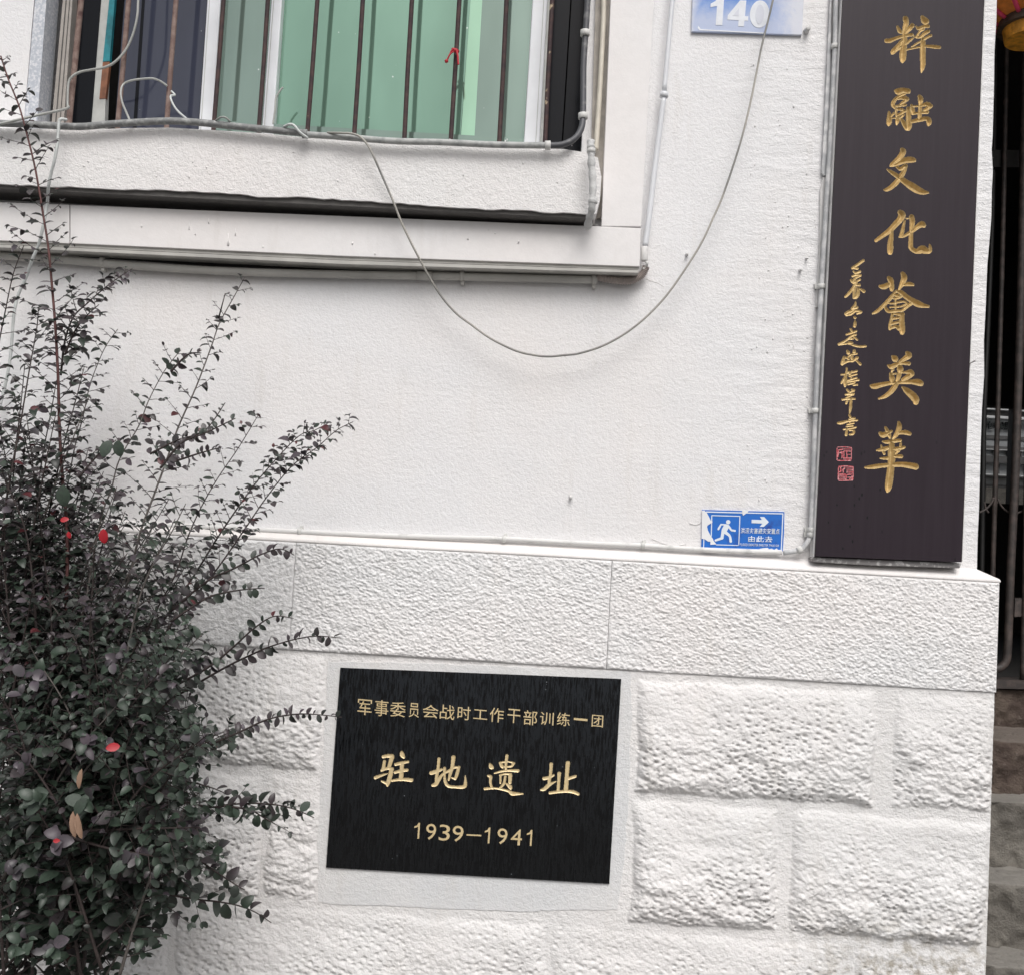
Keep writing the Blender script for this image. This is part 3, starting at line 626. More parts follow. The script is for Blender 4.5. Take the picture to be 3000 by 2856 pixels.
main.append(('R6', (2530, 1010, 8.96), [
 [(760,310,30),(820,370,85),(840,400,60)], [(1140,220,50),(1190,290,85),(1080,370,60),(960,460,50)], [(650,550,30),(730,590,65),(850,530,60),(1000,490,45),(1190,500,50)],
 [(930,560,50),(960,640,90),(960,720,60)], [(950,740,55),(920,850,60),(880,950,45)], [(780,660,30),(740,710,25)], [(710,760,35),(740,860,75),(750,970,60)], [(720,770,25),(850,765,25)],
 [(1000,730,30),(1130,730,40),(1230,720,70),(1280,770,60)], [(1280,780,55),(1160,850,65),(1040,930,60)],
 [(190,1080,30),(280,1100,75),(450,1060,65),(650,1020,55),(850,1000,45),(1050,990,50),(1250,980,60),(1420,990,90),(1500,1020,75)],
 [(870,1020,60),(810,1120,70),(700,1250,65),(560,1360,50),(400,1420,25)], [(1020,1120,25),(1120,1200,75),(1250,1310,100),(1360,1430,100),(1370,1510,75)]], (2540, 1020, 2715, 1195)))
main.append(('R7', (2510, 1220, 7.818), [
 [(660,260,30),(700,340,45)], [(540,390,40),(600,430,65),(720,390,50),(800,340,25)], [(740,430,50),(760,490,30)], [(960,140,30),(980,230,60),(950,330,60),(900,430,50),(830,510,25)],
 [(980,380,40),(1110,370,55),(1210,400,45)], [(600,580,20),(700,590,45),(850,570,45),(1000,550,35)], [(560,670,20),(590,760,30),(630,860,30)], [(460,780,20),(600,760,50),(730,720,45)],
 [(1010,610,25),(1000,690,30)], [(780,760,30),(950,740,45),(1090,710,30)], [(960,780,40),(900,850,25)], [(540,960,15),(700,960,40),(850,920,35),(1020,920,45)],
 [(800,600,60),(800,700,75),(800,820,90),(800,950,90),(790,1070,85),(780,1180,85),(760,1350,90),(740,1500,90),(720,1630,75),(700,1730,15)],
 [(200,1170,25),(350,1160,50),(550,1130,50),(800,1110,50),(1000,1100,60),(1200,1120,70),(1350,1150,75)]], (2528, 1230, 2700, 1448)))
S1 = (2430, 740, 6.254); S2 = (2430, 940, 8.53); S3 = (2430, 1060, 8.154)
small = [
 (S1, [[(620,150,25),(540,210,25),(420,290,25)], [(440,290,18),(510,295,25)], [(440,350,18),(480,380,20),(560,350,22)], [(420,440,18),(500,410,22),(570,420,22)], [(400,510,22),(430,540,30),(480,470,22),(570,430,18)],
  [(440,560,25),(560,500,20)], [(500,540,25),(430,660,28),(350,760,28),(290,815,20)], [(490,600,18),(550,600,28)], [(480,620,20),(455,720,28),(455,830,30)], [(530,670,28),(520,770,35),(480,830,30)], [(560,670,15),(630,715,30)]], (2468, 755, 2540, 882)),
 (S1, [[(480,910,12),(470,970,25),(420,1030,30)], [(430,1035,25),(510,1010,22)], [(440,1060,18),(360,1090,30),(300,1130,28)], [(310,1150,22),(400,1130,22),(490,1070,20),(580,1095,22),(510,1120,20)], [(465,1195,28),(470,1200,25)],
  [(470,1250,8),(470,1300,28),(460,1350,30)]], (2470, 883, 2530, 962)),
 (S2, [[(530,210,30),(560,260,30)], [(420,350,20),(540,310,30),(670,265,25)], [(660,350,25),(560,380,30),(440,480,25),(340,540,30),(230,590,25)], [(600,380,25),(690,480,25)], [(500,460,20),(590,450,25)], [(500,550,45),(560,560,35)],
  [(240,600,25),(400,580,22),(500,580,25),(650,630,28),(780,650,28),(900,640,30)]], (2452, 962, 2542, 1022)),
 (S2, [[(450,760,30),(470,800,50)], [(620,750,35),(620,790,45)], [(450,930,25),(520,860,25),(600,840,25),(690,825,20)], [(370,920,40),(340,1010,45),(310,1080,35)], [(430,930,30),(480,960,30)], [(560,880,35),(560,950,35)],
  [(320,1100,25),(450,1020,30),(580,1010,30),(690,930,40)], [(680,1000,25),(770,1090,35)]], (2458, 1023, 2528, 1073)),
 (S2, [[(430,1190,25),(430,1290,30),(400,1420,45),(390,1560,50),(390,1640,25)], [(300,1350,22),(400,1340,25),(480,1290,25)], [(300,1560,25),(370,1450,35)], [(500,1290,25),(500,1350,25)], [(560,1270,20),(520,1340,22)], [(580,1290,25),(680,1260,28)],
  [(500,1390,25),(600,1360,22),(680,1340,22)], [(540,1400,20),(560,1450,20)], [(450,1500,22),(600,1450,22),(680,1430,22)], [(450,1530,20),(600,1510,22),(730,1480,28)], [(470,1590,30),(600,1560,22),(640,1540,20)], [(600,1610,22),(690,1600,28)]], (2460, 1074, 2522, 1136)),
 (S3, [[(420,670,25),(450,700,30)], [(540,670,25),(590,690,25),(500,730,20),(420,790,25)], [(390,790,25),(580,770,25)], [(390,880,20),(480,820,22),(570,790,20)], [(310,910,25),(450,890,25),(600,890,25)], [(430,930,30),(400,1000,25)],
  [(520,900,35),(510,1000,35),(500,1120,35),(480,1240,18)]], (2462, 1137, 2510, 1213)),
 (S3, [[(480,1280,30),(500,1330,25)], [(470,1380,20),(600,1350,25),(480,1440,20)], [(210,1470,30),(300,1460,40),(450,1420,25),(660,1400,25)], [(430,1500,20),(580,1470,20)], [(410,1550,20),(560,1530,20)], [(340,1620,20),(480,1600,20),(630,1570,22)],
  [(420,1620,28),(400,1750,35)], [(480,1640,20),(580,1650,25),(570,1720,30),(490,1740,25)]], (2450, 1214, 2516, 1284))]
SL = (2430, 1290, 13.4)
seals = [
 [[(330,270,16),(600,262,16),(860,290,16)], [(300,320,16),(300,600,20),(300,760,16)], [(330,790,20),(600,800,18),(840,790,20)], [(870,320,14),(865,600,14),(860,740,16)], [(370,380,20),(520,350,26)], [(360,430,26),(330,640,26)],
  [(470,450,26),(500,560,20),(490,690,24)], [(400,500,20),(560,450,20)], [(580,350,14),(820,350,14)], [(580,420,18),(840,430,18)], [(570,460,18),(570,690,20)], [(680,450,18),(690,680,20)], [(740,560,16),(830,560,16)], [(560,700,18),(840,690,18)], [(560,750,14),(820,745,14)]],
 [[(380,1030,22),(640,1010,22),(920,1040,22)], [(360,1080,20),(350,1350,22),(350,1530,20)], [(380,1570,20),(640,1570,20),(900,1560,20)], [(930,1080,20),(930,1350,20),(920,1530,20)], [(440,1050,26),(450,1200,24),(400,1240,22)], [(520,1180,20),(600,1080,28)],
  [(680,1100,18),(900,1100,18)], [(680,1180,18),(900,1170,18)], [(680,1250,18),(900,1250,18)], [(400,1320,22),(620,1330,22)], [(390,1380,18),(600,1380,18)], [(400,1450,18),(600,1450,20)], [(390,1520,16),(620,1520,18)], [(660,1350,24),(650,1540,22)], [(720,1340,24),(860,1330,24)],
  [(720,1450,16),(840,1440,18)], [(820,1480,20),(780,1560,18)], [(540,1120,20),(540,1260,20)], [(880,1400,18),(880,1540,22)]]]
bV, bF = [], []
allrects = []
for nm, (ox, oy, sc), raw, rect in main:
    carve(rect, strokes(raw, ox, oy, sc), BDD, 1.05, 1.15, 9, M['gold'], board, 'carved_character', bV, bF); allrects.append(rect)
for (ox, oy, sc), raw, rect in small:
    carve(rect, strokes(raw, ox, oy, sc), BDD, 1.0, 0.8, 6, M['gold'], board, 'carved_inscription', bV, bF); allrects.append(rect)
for raw, rect in zip(seals, ((2448, 1304, 2500, 1353), (2452, 1360, 2504, 1411))):
    carve(rect, strokes(raw, *SL), BDD, 0.8, 0.9, 2, M['sealred'], board, 'red_seal', bV, bF); allrects.append(rect)
# the uncarved rest of the face, cut in rows between the carved fields
bx0 = lambda y: 2470+(2388-2470)*y/1640; bx1 = lambda y: 2883+(2817-2883)*y/1645
def boundary():
    top, botm = -300, 1628
    ys = sorted({top, botm}|{r[1] for r in allrects}|{r[3] for r in allrects})
    for ya, yb in zip(ys[:-1], ys[1:]):
        act = sorted([(r[0], r[2]) for r in allrects if r[1] <= ya and r[3] >= yb])
        cur = None
        segs = []; last = None
        for a, b in act: segs.append((last, a)); last = b
        segs.append((last, None))
        for a, b in segs:
            la = (bx0(ya), bx0(yb)) if a is None else (a, a); lb = (bx1(ya), bx1(yb)) if b is None else (b, b)
            if b is None and yb >= botm: pass
            addquad(bV, bF, [(la[0], ya), (lb[0], ya), (lb[1], yb), (la[1], yb)], BDD)
boundary()
# bottom edge slopes down to the right
addquad(bV, bF, [(bx0(1628), 1628), (bx1(1628), 1628), (2816, 1646), (2388.5, 1628.5)], BDD)
npmesh('board_face', np.vstack(bV), np.vstack(bF), M['lacquer'], board, smooth=False)
slab('board_back', [(bx0(-300), -300), (bx1(-300), -300), (2817, 1645), (2388, 1628)], BDD-0.0095, 0.008, M['lacquer'], board)
# rim closing the gap between face and back
def ribbon(name, pts, da, db, mat, parent, close=True):
    V = []; F = []
    for x, y in pts: a = P(x, y, da); V += [a, (a.x, -db, a.z)]
    n = len(pts)
    for i in range(n if close else n-1): j = (i+1) % n; F.append((2*i, 2*j, 2*j+1, 2*i+1))
    return mesh(name, V, F, mat, parent)
ribbon('board_edge', [(bx0(-300), -300), (bx1(-300), -300), (2816.5, 1646), (2388.2, 1628.2)], BDD+0.0003, BDD-0.012, M['lacquer'], board)
M['oldpaint'] = simple('old_grey_paint', (0.20, 0.19, 0.19), 0.7, scale=60, var=0.2, col2=(0.50, 0.49, 0.48), thr=(0.52, 0.6))
o = slab('bottom_rail', [(2376, 1634), (2386, 1631), (2818, 1649), (2812, 1664), (2560, 1656), (2384, 1646)], 0.036, 0.004, M['oldpaint'], board); bevel(o, 0.002)
o = slab('side_rail', [(bx0(-300)-5, -300), (bx0(-300)-1, -300), (2387, 1628), (2382, 1632)], 0.038, 0.004, M['painted'], board)
o = slab('side_rail', [(bx1(-300)+1, -300), (bx1(-300)+4, -300), (2820, 1645), (2818, 1645)], 0.030, 0.004, M['painted'], board)

# ================================================================== BLACK PLAQUE
PD = 0.0355
plq = thing('memorial_plaque', P(1390, 2580, PD), 'polished black stone plaque with gold lettering and the years 1939 to 1941', 'plaque')
pV, pF = [], []
pc = [(997, 1955), (1820, 1988), (1785, 2588), (955, 2540)]
P1 = (1080, 2180, 5.797); P2 = (1400, 2180, 6.159)
big = [
 (P1, [[(250,205,28),(320,190,30),(400,190,32)], [(400,200,38),(370,300,35),(340,400,28)], [(270,280,25),(250,400,28),(220,440,20)], [(230,430,22),(330,400,25),(400,410,28)], [(385,430,38),(370,520,38),(340,620,38),(320,690,22)], [(220,620,12),(320,660,30)],
  [(115,560,28),(220,520,22),(320,490,8)], [(560,120,15),(570,170,42),(600,220,18)], [(460,335,26),(560,310,28),(670,290,20)], [(570,320,36),(560,450,36),(550,580,40)], [(450,470,24),(560,440,28),(650,430,28)], [(400,610,20),(550,590,25),(725,600,34)]], (1090, 2190, 1218, 2308)),
 (P1, [[(1195,240,26),(1180,400,26),(1160,520,28),(1150,610,28)], [(1065,480,34),(1160,450,32),(1240,420,22)], [(1085,690,22),(1140,670,36),(1200,580,30),(1260,500,20),(1350,450,20),(1450,390,20),(1540,380,20)], [(1440,215,36),(1420,380,30),(1390,480,28),(1360,600,16)],
  [(1530,390,26),(1500,500,28),(1470,580,22)], [(1410,560,10),(1470,580,20)], [(1290,400,26),(1290,520,20),(1300,620,26),(1350,700,26),(1480,718,24),(1620,712,32),(1645,640,26),(1640,520,5)]], (1255, 2205, 1378, 2318)),
 (P2, [[(220,350,16),(240,400,42),(280,420,12)], [(525,200,28),(510,320,26),(505,430,24)], [(400,330,20),(430,380,32),(450,410,18)], [(400,325,18),(530,305,13),(660,330,13)], [(640,340,28),(600,390,18),(450,400,13)], [(300,515,13),(430,480,20),(560,465,22),(720,470,32)],
  [(410,550,22),(405,690,18)], [(400,550,18),(500,525,15),(590,535,28)], [(585,550,36),(580,680,30)], [(495,570,20),(470,700,24),(400,780,18)], [(510,700,12),(580,760,38),(595,800,12)], [(180,560,14),(230,580,32),(225,650,24),(240,740,22),(270,790,20)],
  [(130,795,26),(300,785,17),(450,810,19),(560,840,24),(620,880,38),(720,885,26),(815,885,10)]], (1415, 2205, 1540, 2335)),
 (P2, [[(1325,350,32),(1310,540,26),(1290,640,28),(1290,700,28)], [(1195,610,32),(1290,590,28),(1370,550,18)], [(1140,815,18),(1200,800,32),(1290,720,34),(1410,660,6)], [(1470,520,34),(1460,650,28),(1450,810,30)], [(1625,330,40),(1610,500,36),(1600,650,38),(1590,810,42)],
  [(1640,610,28),(1760,570,26)], [(1300,870,26),(1450,850,26),(1600,840,26),(1720,850,32),(1810,890,26)]], (1578, 2225, 1702, 2332))]
prec = []
for (ox, oy, sc), raw, rect in big:
    carve(rect, strokes(raw, ox, oy, sc), PD, 0.95, 0.7, 2.2, M['goldpaint'], plq, 'gold_character', pV, pF); prec.append(rect)
ys = sorted({2195-10}|{r[1] for r in prec}|{r[3] for r in prec})
lx = lambda y: 997+(955-997)*(y-1955)/585; rx_ = lambda y: 1820+(1785-1820)*(y-1988)/600
ytop, ybot = 2185, 2340
ys = sorted({ytop, ybot}|{r[1] for r in prec}|{r[3] for r in prec})
for ya, yb in zip(ys[:-1], ys[1:]):
    act = sorted([(r[0], r[2]) for r in prec if r[1] <= ya and r[3] >= yb]); last = None
    for a, b in act+[(None, None)]:
        la = (lx(ya), lx(yb)) if last is None else (last, last); lb = (rx_(ya), rx_(yb)) if a is None else (a, a)
        addquad(pV, pF, [(la[0], ya), (lb[0], ya), (lb[1], yb), (la[1], yb)], PD); last = b
addquad(pV, pF, [pc[0], pc[1], (rx_(ytop), ytop), (lx(ytop), ytop)], PD)
addquad(pV, pF, [(lx(ybot), ybot), (rx_(ybot), ybot), pc[2], pc[3]], PD)
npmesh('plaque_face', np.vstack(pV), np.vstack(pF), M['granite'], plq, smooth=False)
slab('plaque_body', pc, PD-0.004, -0.02, M['granite_side'], plq)
ribbon('plaque_edge', pc, PD+0.0002, PD-0.006, M['granite_side'], plq)
cs = 2.593
row1 = [('军',100,105,108,118),('事',228,112,104,122),('委',352,122,116,112),('员',475,128,76,108),('会',600,137,120,98),('战',727,143,112,110),('时',855,150,98,102),('工',978,160,106,72),('作',1103,165,106,108),('干',1233,172,98,106),('部',1358,185,104,110),('训',1483,192,104,96),('练',1610,197,98,100),('一',1740,198,104,16),('团',1868,210,86,90)]
tl = 0.040
for ch, cx, cy, w_, h_ in row1:
    cx = 1030+cx/cs; cy = 2030+cy/cs; w2 = w_/cs/2; h2 = h_/cs/2
    q = [(cx+sx*w2-sy*h2*0.055, cy+sy*h2+sx*w2*tl*(2.2)) for sx, sy in ((-1, -1), (1, -1), (1, 1), (-1, 1))]
    glyph(ch, q, PD+0.0004, M['goldpaint'], plq, 'gold_character', 0.0006, offset=0.0)
def digits(body, x0, y0, x1, y1, h, name, off=-0.004):
    # baseline points left and right (photo), height h
    q = [(x0+h*0.065, y0-h), (x1+h*0.065, y1-h), (x1, y1), (x0, y0)]
    glyph(body, q, PD+0.0004, M['goldpaint'], plq, name, 0.0006, offset=off)
k8 = lambda x, y: (900+x/1.962, 1900+y/1.962)
for ch, xa, xb, yb in (('9', 680, 738, 1096), ('3', 755, 818, 1101), ('9', 832, 895, 1107), ('9', 1090, 1148, 1122), ('4', 1168, 1232, 1127)):
    a = k8(xa, yb-2); b = k8(xb, yb+2); digits(ch, a[0], a[1], b[0], b[1], 46.5, 'gold_digit', 0.0)
for x8, y8 in ((630, 1090), (1034, 1117), (1276, 1131)):
    flat('gold_digit', [k8(x8+10, y8-91), k8(x8+19, y8-91), k8(x8+13, y8), k8(x8+3, y8), k8(x8+8, y8-68), k8(x8-14, y8-62), k8(x8-13, y8-71), k8(x8+2, y8-77)], PD+0.0008, M['goldpaint'], plq, 0.0008)
o = flat('gold_dash', [k8(916, 1064), k8(1001, 1068), k8(1000, 1076), k8(915, 1072)], PD+0.0008, M['goldpaint'], plq, 0.0008)

# ================================================================== HOUSE NUMBER PLATE
npl = slab('number_plate', [(2034, -160), (2362, -148), (2350, 104), (2025, 94)], 0.008, 0.0005, M['plate']); recenter(npl); bevel(npl, 0.002)
tag(npl, 'blue enamel house number plate reading 140, half covered in white overspray', 'number plate')
def npart(name, pts, d=0.0088, mat=None, th=0.0008):
    o = slab(name, pts, d, d-th, mat or M['platewhite'], None); o.parent = npl; o.matrix_parent_inverse = Matrix.Translation(-Vector(npl.location)); return o
z4 = lambda L: [(2000+x/4.48, y/4.48) for x, y in L]
npart('digit', z4([(365, 100), (368, 52), (430, 20), (455, -25), (545, -25), (520, 335), (433, 333), (452, 82)]))
npart('digit', z4([(755, 8), (836, 12), (818, 215), (862, 220), (857, 276), (812, 277), (803, 352), (728, 349), (734, 270), (588, 262), (592, 205)]))
npart('digit_counter', z4([(742, 108), (736, 214), (662, 208)]), 0.0094, M['plate'])
ring = [(1010+math.cos(t)*128-math.sin(t)*8, 190+math.sin(t)*180) for t in [2*math.pi*i/28 for i in range(28)]]
npart('digit', z4(ring))
ring = [(1012+math.cos(t)*56-math.sin(t)*6, 192+math.sin(t)*128) for t in [2*math.pi*i/24 for i in range(24)]]
npart('digit_counter', z4(ring), 0.0094, M['plate'])
npart('border_line', z4([(205, 345), (228, 372), (235, 385), (640, 410), (1060, 432), (1060, 446), (640, 424), (222, 402), (196, 370)]), 0.0086)

# ================================================================== EVACUATION STICKER
st = slab('evacuation_sticker', [(2057, 1492), (2064, 1493), (2298, 1499), (2297, 1560), (2293, 1614), (2240, 1612), (2180, 1612), (2120, 1608), (2055, 1603)], 0.0035, 0.0005, M['stickblue']); recenter(st)
tag(st, 'torn blue sticker with white running figure and arrow pointing right above the conduit', 'sign')
def spart(name, pts, d=0.0042, mat=None):
    o = slab(name, pts, d, d-0.0006, mat or M['stickwhite'], None); o.parent = st; o.matrix_parent_inverse = Matrix.Translation(-Vector(st.location)); return o
sk = lambda L: [(2040+x/7.039, 1480+y/7.039) for x, y in L]
for L in ([(200, 120), (1795, 160), (1795, 182), (205, 145)], [(1775, 180), (1797, 182), (1762, 915), (1742, 912)], [(160, 862), (1745, 912), (1744, 930), (160, 882)], [(148, 690), (166, 690), (158, 880), (142, 878)],
          [(312, 198), (908, 215), (907, 233), (313, 216)], [(890, 230), (908, 232), (884, 830), (866, 828)], [(310, 215), (330, 217), (318, 640), (298, 636)], [(420, 800), (885, 815), (884, 830), (400, 818)]):
    spart('border_line', sk(L))
spart('arrow', sk([(1142, 292), (1352, 298), (1312, 234), (1400, 236), (1496, 342), (1392, 438), (1306, 440), (1362, 372), (1140, 362)]))
hd = [(657+45*math.cos(t), 342+45*math.sin(t)) for t in [2*math.pi*i/18 for i in range(18)]]
spart('running_figure', sk(hd))
spart('running_figure', sk([(500, 375), (610, 382), (672, 402), (700, 440), (732, 490), (812, 503), (816, 525), (800, 542), (720, 530), (695, 505), (668, 465), (628, 532), (700, 598), (722, 650), (737, 745), (725, 765), (695, 765), (683, 745), (678, 660), (650, 625), (575, 580), (560, 680), (548, 695), (395, 742), (375, 725), (385, 700), (500, 655), (515, 560), (525, 490), (570, 408), (520, 408), (472, 500), (450, 510), (435, 495), (440, 470)]))
tp = 'torn_patch'
spart(tp, sk([(118, 105), (165, 100), (215, 150), (268, 250), (300, 318), (330, 320), (332, 352), (302, 368), (232, 412), (222, 440), (242, 520), (300, 630), (345, 690), (352, 720), (415, 800), (290, 808), (292, 745), (240, 740), (170, 690), (108, 685)]), 0.0048, M['torn'])
spart(tp, sk([(945, 95), (1080, 108), (1060, 140), (965, 210), (950, 170)]), 0.0048, M['torn'])
spart(tp, sk([(1250, 905), (1360, 880), (1470, 870), (1500, 900), (1560, 885), (1600, 915), (1660, 880), (1690, 920), (1650, 945), (1400, 935)]), 0.0048, M['torn'])
spart(tp, sk([(110, 870), (140, 855), (200, 880), (260, 890), (420, 905), (430, 925), (200, 915), (110, 900)]), 0.0048, M['torn'])
def sglyph(body, q, off=0.01):
    o = glyph(body, q, 0.0042, M['stickwhite'], None, 'lettering', 0.0005, offset=off); o.parent = st; o.matrix_parent_inverse = Matrix.Translation(-Vector(st.location))
sglyph('洪涝灾害避灾安置点', sk([(918, 455), (1722, 478), (1716, 592), (912, 575)]), 0.008)
sglyph('由此去', sk([(1072, 622), (1570, 640), (1563, 762), (1067, 748)]), 0.012)
sglyph('FLOOD DISASTER SHELTER THUS GO', sk([(905, 778), (1704, 806), (1700, 852), (900, 832)]), 0.01)

# ================================================================== PIPES AND CABLES
def clipring(pts3, r, mat, parent, name='clip', w_=0.008):
    a, b = Vector(pts3[0]), Vector(pts3[1]); dv = (b-a).normalized(); c_ = (a+b)/2
    return tube(name, [c_-dv*w_, c_-dv*w_*0.9, c_+dv*w_*0.9, c_+dv*w_], [r*0.9, r, r, r*0.9], mat, parent, 12)
# hose at the foot of the window
hose = thing('drain_hose', P(900, 390, 0.12), 'thick grey hose lying along the window sill and rising at its right end', 'hose')
ptube('hose', [(-300, 345, .125), (0, 362, .125), (110, 366, .125), (230, 372, .125), (330, 364, .125), (470, 356, .125), (560, 358, .125), (680, 370, .125), (800, 382, .125), (893, 391, .125)], 10.5, 0.125, M['hose'], hose)
ptube('hose', [(893, 395, .125), (1000, 402, .125), (1150, 414, .125), (1300, 418, .125), (1450, 425, .125), (1604, 427, .125)], 9.5, 0.12, M['hoselight'], hose)
ptube('hose', [(1602, 427, .125), (1625, 427, .125), (1650, 424, .125), (1682, 408, .12), (1702, 380, .11), (1708, 340, .10), (1709, 250, .09), (1710, 180, .085), (1718, 60, .08), (1724, -40, .08), (1740, -300, .08)], 9.5, 0.12, M['hosedark'], hose)
for (x, y, dd, r, v) in ((1714, 98, .083, 14, 1), (1708, 341, .10, 14, 1), (1605, 427, .125, 13, 0), (893, 393, .125, 12.5, 0)):
    a = P(x-(0 if v else 1), y-(1 if v else 0), dd); b = P(x+(0 if v else 1), y+(1 if v else 0), dd)
    clipring((a, b), rpx(r), M['clip'] if v or x > 1000 else M['hose'], hose, 'clip', 0.007)
# wires
def wire(name, pts, r, d, mat, label, cat='cable', n=6):
    o = ptube(name, pts, r, d, mat, None, n=n, sm=8); recenter(o); return tag(o, label, cat, 'loose wires and cables hanging round the window')
wire('wire', [(410, -120, .02), (405, 0, .02), (402, 50, .02), (390, 100, .02), (370, 145, .02), (340, 180, .02), (310, 197, .02), (270, 205, .02), (235, 212, .02), (212, 225, .02), (201, 245, .02), (198, 300, .025), (200, 318, .03)], 3.8, 0.02, M['wire'], 'grey wire tied to the leftmost window bar and curving up past the teal tape')
wire('wire', [(202, 314, .06), (185, 322, .08), (120, 336, .12), (60, 350, .14), (10, 362, .14), (-80, 380, .14)], 4, 0.1, M['wire'], 'grey wire running from the tied bar to the left edge just above the hose')
wire('wire', [(384, 362, .12), (370, 330, .08), (358, 300, .05), (354, 270, .04), (362, 248, .03), (385, 237, .03), (420, 232, .03), (447, 231, .03), (470, 239, .02), (490, 253, .015)], 3.2, 0.04, M['wire'], 'pale wire loop standing on the hose between the second and third bars')
wire('wire', [(502, 268, .015), (512, 279, .02), (500, 282, .03), (504, 300, .05), (520, 325, .08), (548, 350, .12)], 3.2, 0.04, M['whitewire'], 'short white wire with a kink coming out from behind the fourth bar')
wire('wire', [(632, 354, .13), (645, 345, .14), (660, 345, .14), (674, 356, .13)], 2.8, 0.13, M['wire'], 'small arched wire end on the hose right of the first white frame')
wire('wire', [(832, 372, .13), (848, 365, .14), (862, 369, .14), (880, 390, .14), (902, 406, .13)], 4, 0.13, M['whitewire'], 'bent white wire end crossing the joint of the hose')
wire('wire', [(800, 364, .0), (806, 320, .0), (808, 290, .0), (818, 270, .0), (829, 257, .0)], 3.2, 0.0, M['wire'], 'short upright wire end in front of the second white frame')
rk = random.Random(8)
kink = lambda L: [(x+rk.uniform(-1.6, 1.6), y+rk.uniform(-1.6, 1.6), d) for x, y, d in L]
wire('cable', kink([(960, 388, .13), (1000, 390, .14), (1030, 393, .14), (1052, 402, .14), (1076, 425, .14), (1095, 460, .14), (1117, 507, .13), (1152, 589, .12), (1183, 665, .11), (1228, 756, .09), (1284, 857, .06), (1335, 915, .05), (1381, 951, .05), (1436, 991, .05), (1507, 1026, .05), (1560, 1040, .05), (1605, 1045, .05), (1650, 1043, .05), (1700, 1035, .05), (1781, 1006, .05), (1862, 955, .05), (1937, 884, .05), (2000, 800, .05), (2056, 712, .05), (2090, 640, .05), (2117, 573, .05), (2157, 455, .05), (2183, 372, .05), (2203, 280, .05), (2233, 135, .05), (2249, 66, .05), (2268, -10, .05), (2300, -160, .05)]), 3.3, 0.08, M['wiredark'], 'long thin cable drooping in a wide loop from the window to the number plate')
wire('cable', [(196, 352, .14), (178, 350, .15), (173, 362, .15), (170, 400, .15), (168, 425, .15), (160, 470, .15), (149, 512, .14), (142, 550, .13), (138, 600, .10), (126, 665, .10), (113, 718, .09), (95, 760, .08), (78, 810, .06), (52, 870, .05), (40, 930, .05), (30, 1050, .04), (8, 1160, .03), (-20, 1250, .03)], 4.6, 0.1, M['whitewire'], 'thin white cable hanging down the wall behind the tip of the shrub')
# cream pipe, wrapped pipe, white downpipe
cp = ptube('cream_pipe', [(1795, -400), (1772, -60), (1768, 60), (1760, 220), (1750, 380), (1746, 440)], 8, 0.035, M['cream'], None); recenter(cp); tag(cp, 'thin cream pipe rising between the window and the vertical trim', 'pipe')
wr_ = thing('wrapped_pipe', P(1730, 660, 0.14), 'lumpy white wrapped pipe over the right end of the sill', 'pipe')
pts = [(1731, 412, .145), (1731, 430, .15), (1732, 445, .15), (1733, 480, .15), (1736, 520, .15), (1737, 560, .15), (1735, 600, .15), (1733, 620, .14), (1726, 645, .12), (1721, 668, .09)]
q = smoothpts(pts, 4); rr_ = [rpx(10.5)*(1+0.13*math.sin(i*1.7)+rng.uniform(-.08, .08)) for i in range(len(q))]; rr_[0] *= .6
tube('pipe_wrap', [P(*a) for a in q], rr_, M['foam'], wr_, 12)
clipring((P(1732, 442, .15), P(1732, 444, .15)), rpx(12.5), M['clip'], wr_, 'collar', 0.005)
clipring((P(1737, 590, .15), P(1737, 592, .15)), rpx(13), M['foam'], wr_, 'collar', 0.006)
dp = thing('white_conduit', P(1890, 740, 0.03), 'glossy white plastic pipe beside the window trim ending in a corrugated elbow', 'pipe')
ptube('pipe', [(2000, -300), (1970, 0), (1958, 130), (1946, 268)], 7.2, 0.03, M['pvc'], dp)
ptube('pipe', [(1945, 285), (1930, 400), (1912, 545), (1900, 650), (1890, 722)], 8.4, 0.03, M['pvc'], dp)
clipring((P(1946, 276, .03), P(1945, 282, .03)), rpx(13), M['pvc'], dp, 'collar', 0.006)
clipring((P(1888, 740, .03), P(1888, 750, .03)), rpx(10.5), M['painted'], dp, 'coupling', 0.018)
ptube('cable_end', [(1890, 765, .03), (1896, 772, .035), (1892, 782, .03), (1884, 790, .03)], 4, 0.03, M['clip'], dp)
q = smoothpts([(1748, 812, .02), (1790, 820, .02), (1830, 824, .02), (1862, 818, .02), (1883, 803, .022), (1893, 782, .025)], 22)
tube('corrugated_elbow', [P(*a) for a in q], [rpx(11.5 if (i//2) % 2 else 9.3) for i in range(len(q))], M['corr'], dp, 12)
# grey conduit below the trim
gc = thing('grey_conduit', P(900, 800, 0.02), 'grey plastic conduit running along under the window trim', 'conduit')
ptube('pipe', [(-300, 732), (0, 750), (200, 764), (406, 781), (700, 797), (1000, 805), (1225, 809)], 12, 0.018, M['conduit'], gc)
ptube('pipe', [(1263, 810), (1500, 815), (1750, 821)], 12, 0.018, M['conduit'], gc)
ptube('coupling', [(1222, 808), (1266, 810)], 13.6, 0.018, M['conduit'], gc)
for x, y in ((1354, 810), (1740, 820), (300, 770)):
    clipring((P(x-1, y, .018), P(x+1, y, .018)), rpx(15.5), M['conduit'], gc, 'clip', 0.005)
    o = slab('clip_foot', [(x-5, y+12), (x+6, y+12), (x+5, y+24), (x-4, y+24)], 0.018, 0.0, M['conduit'], gc)
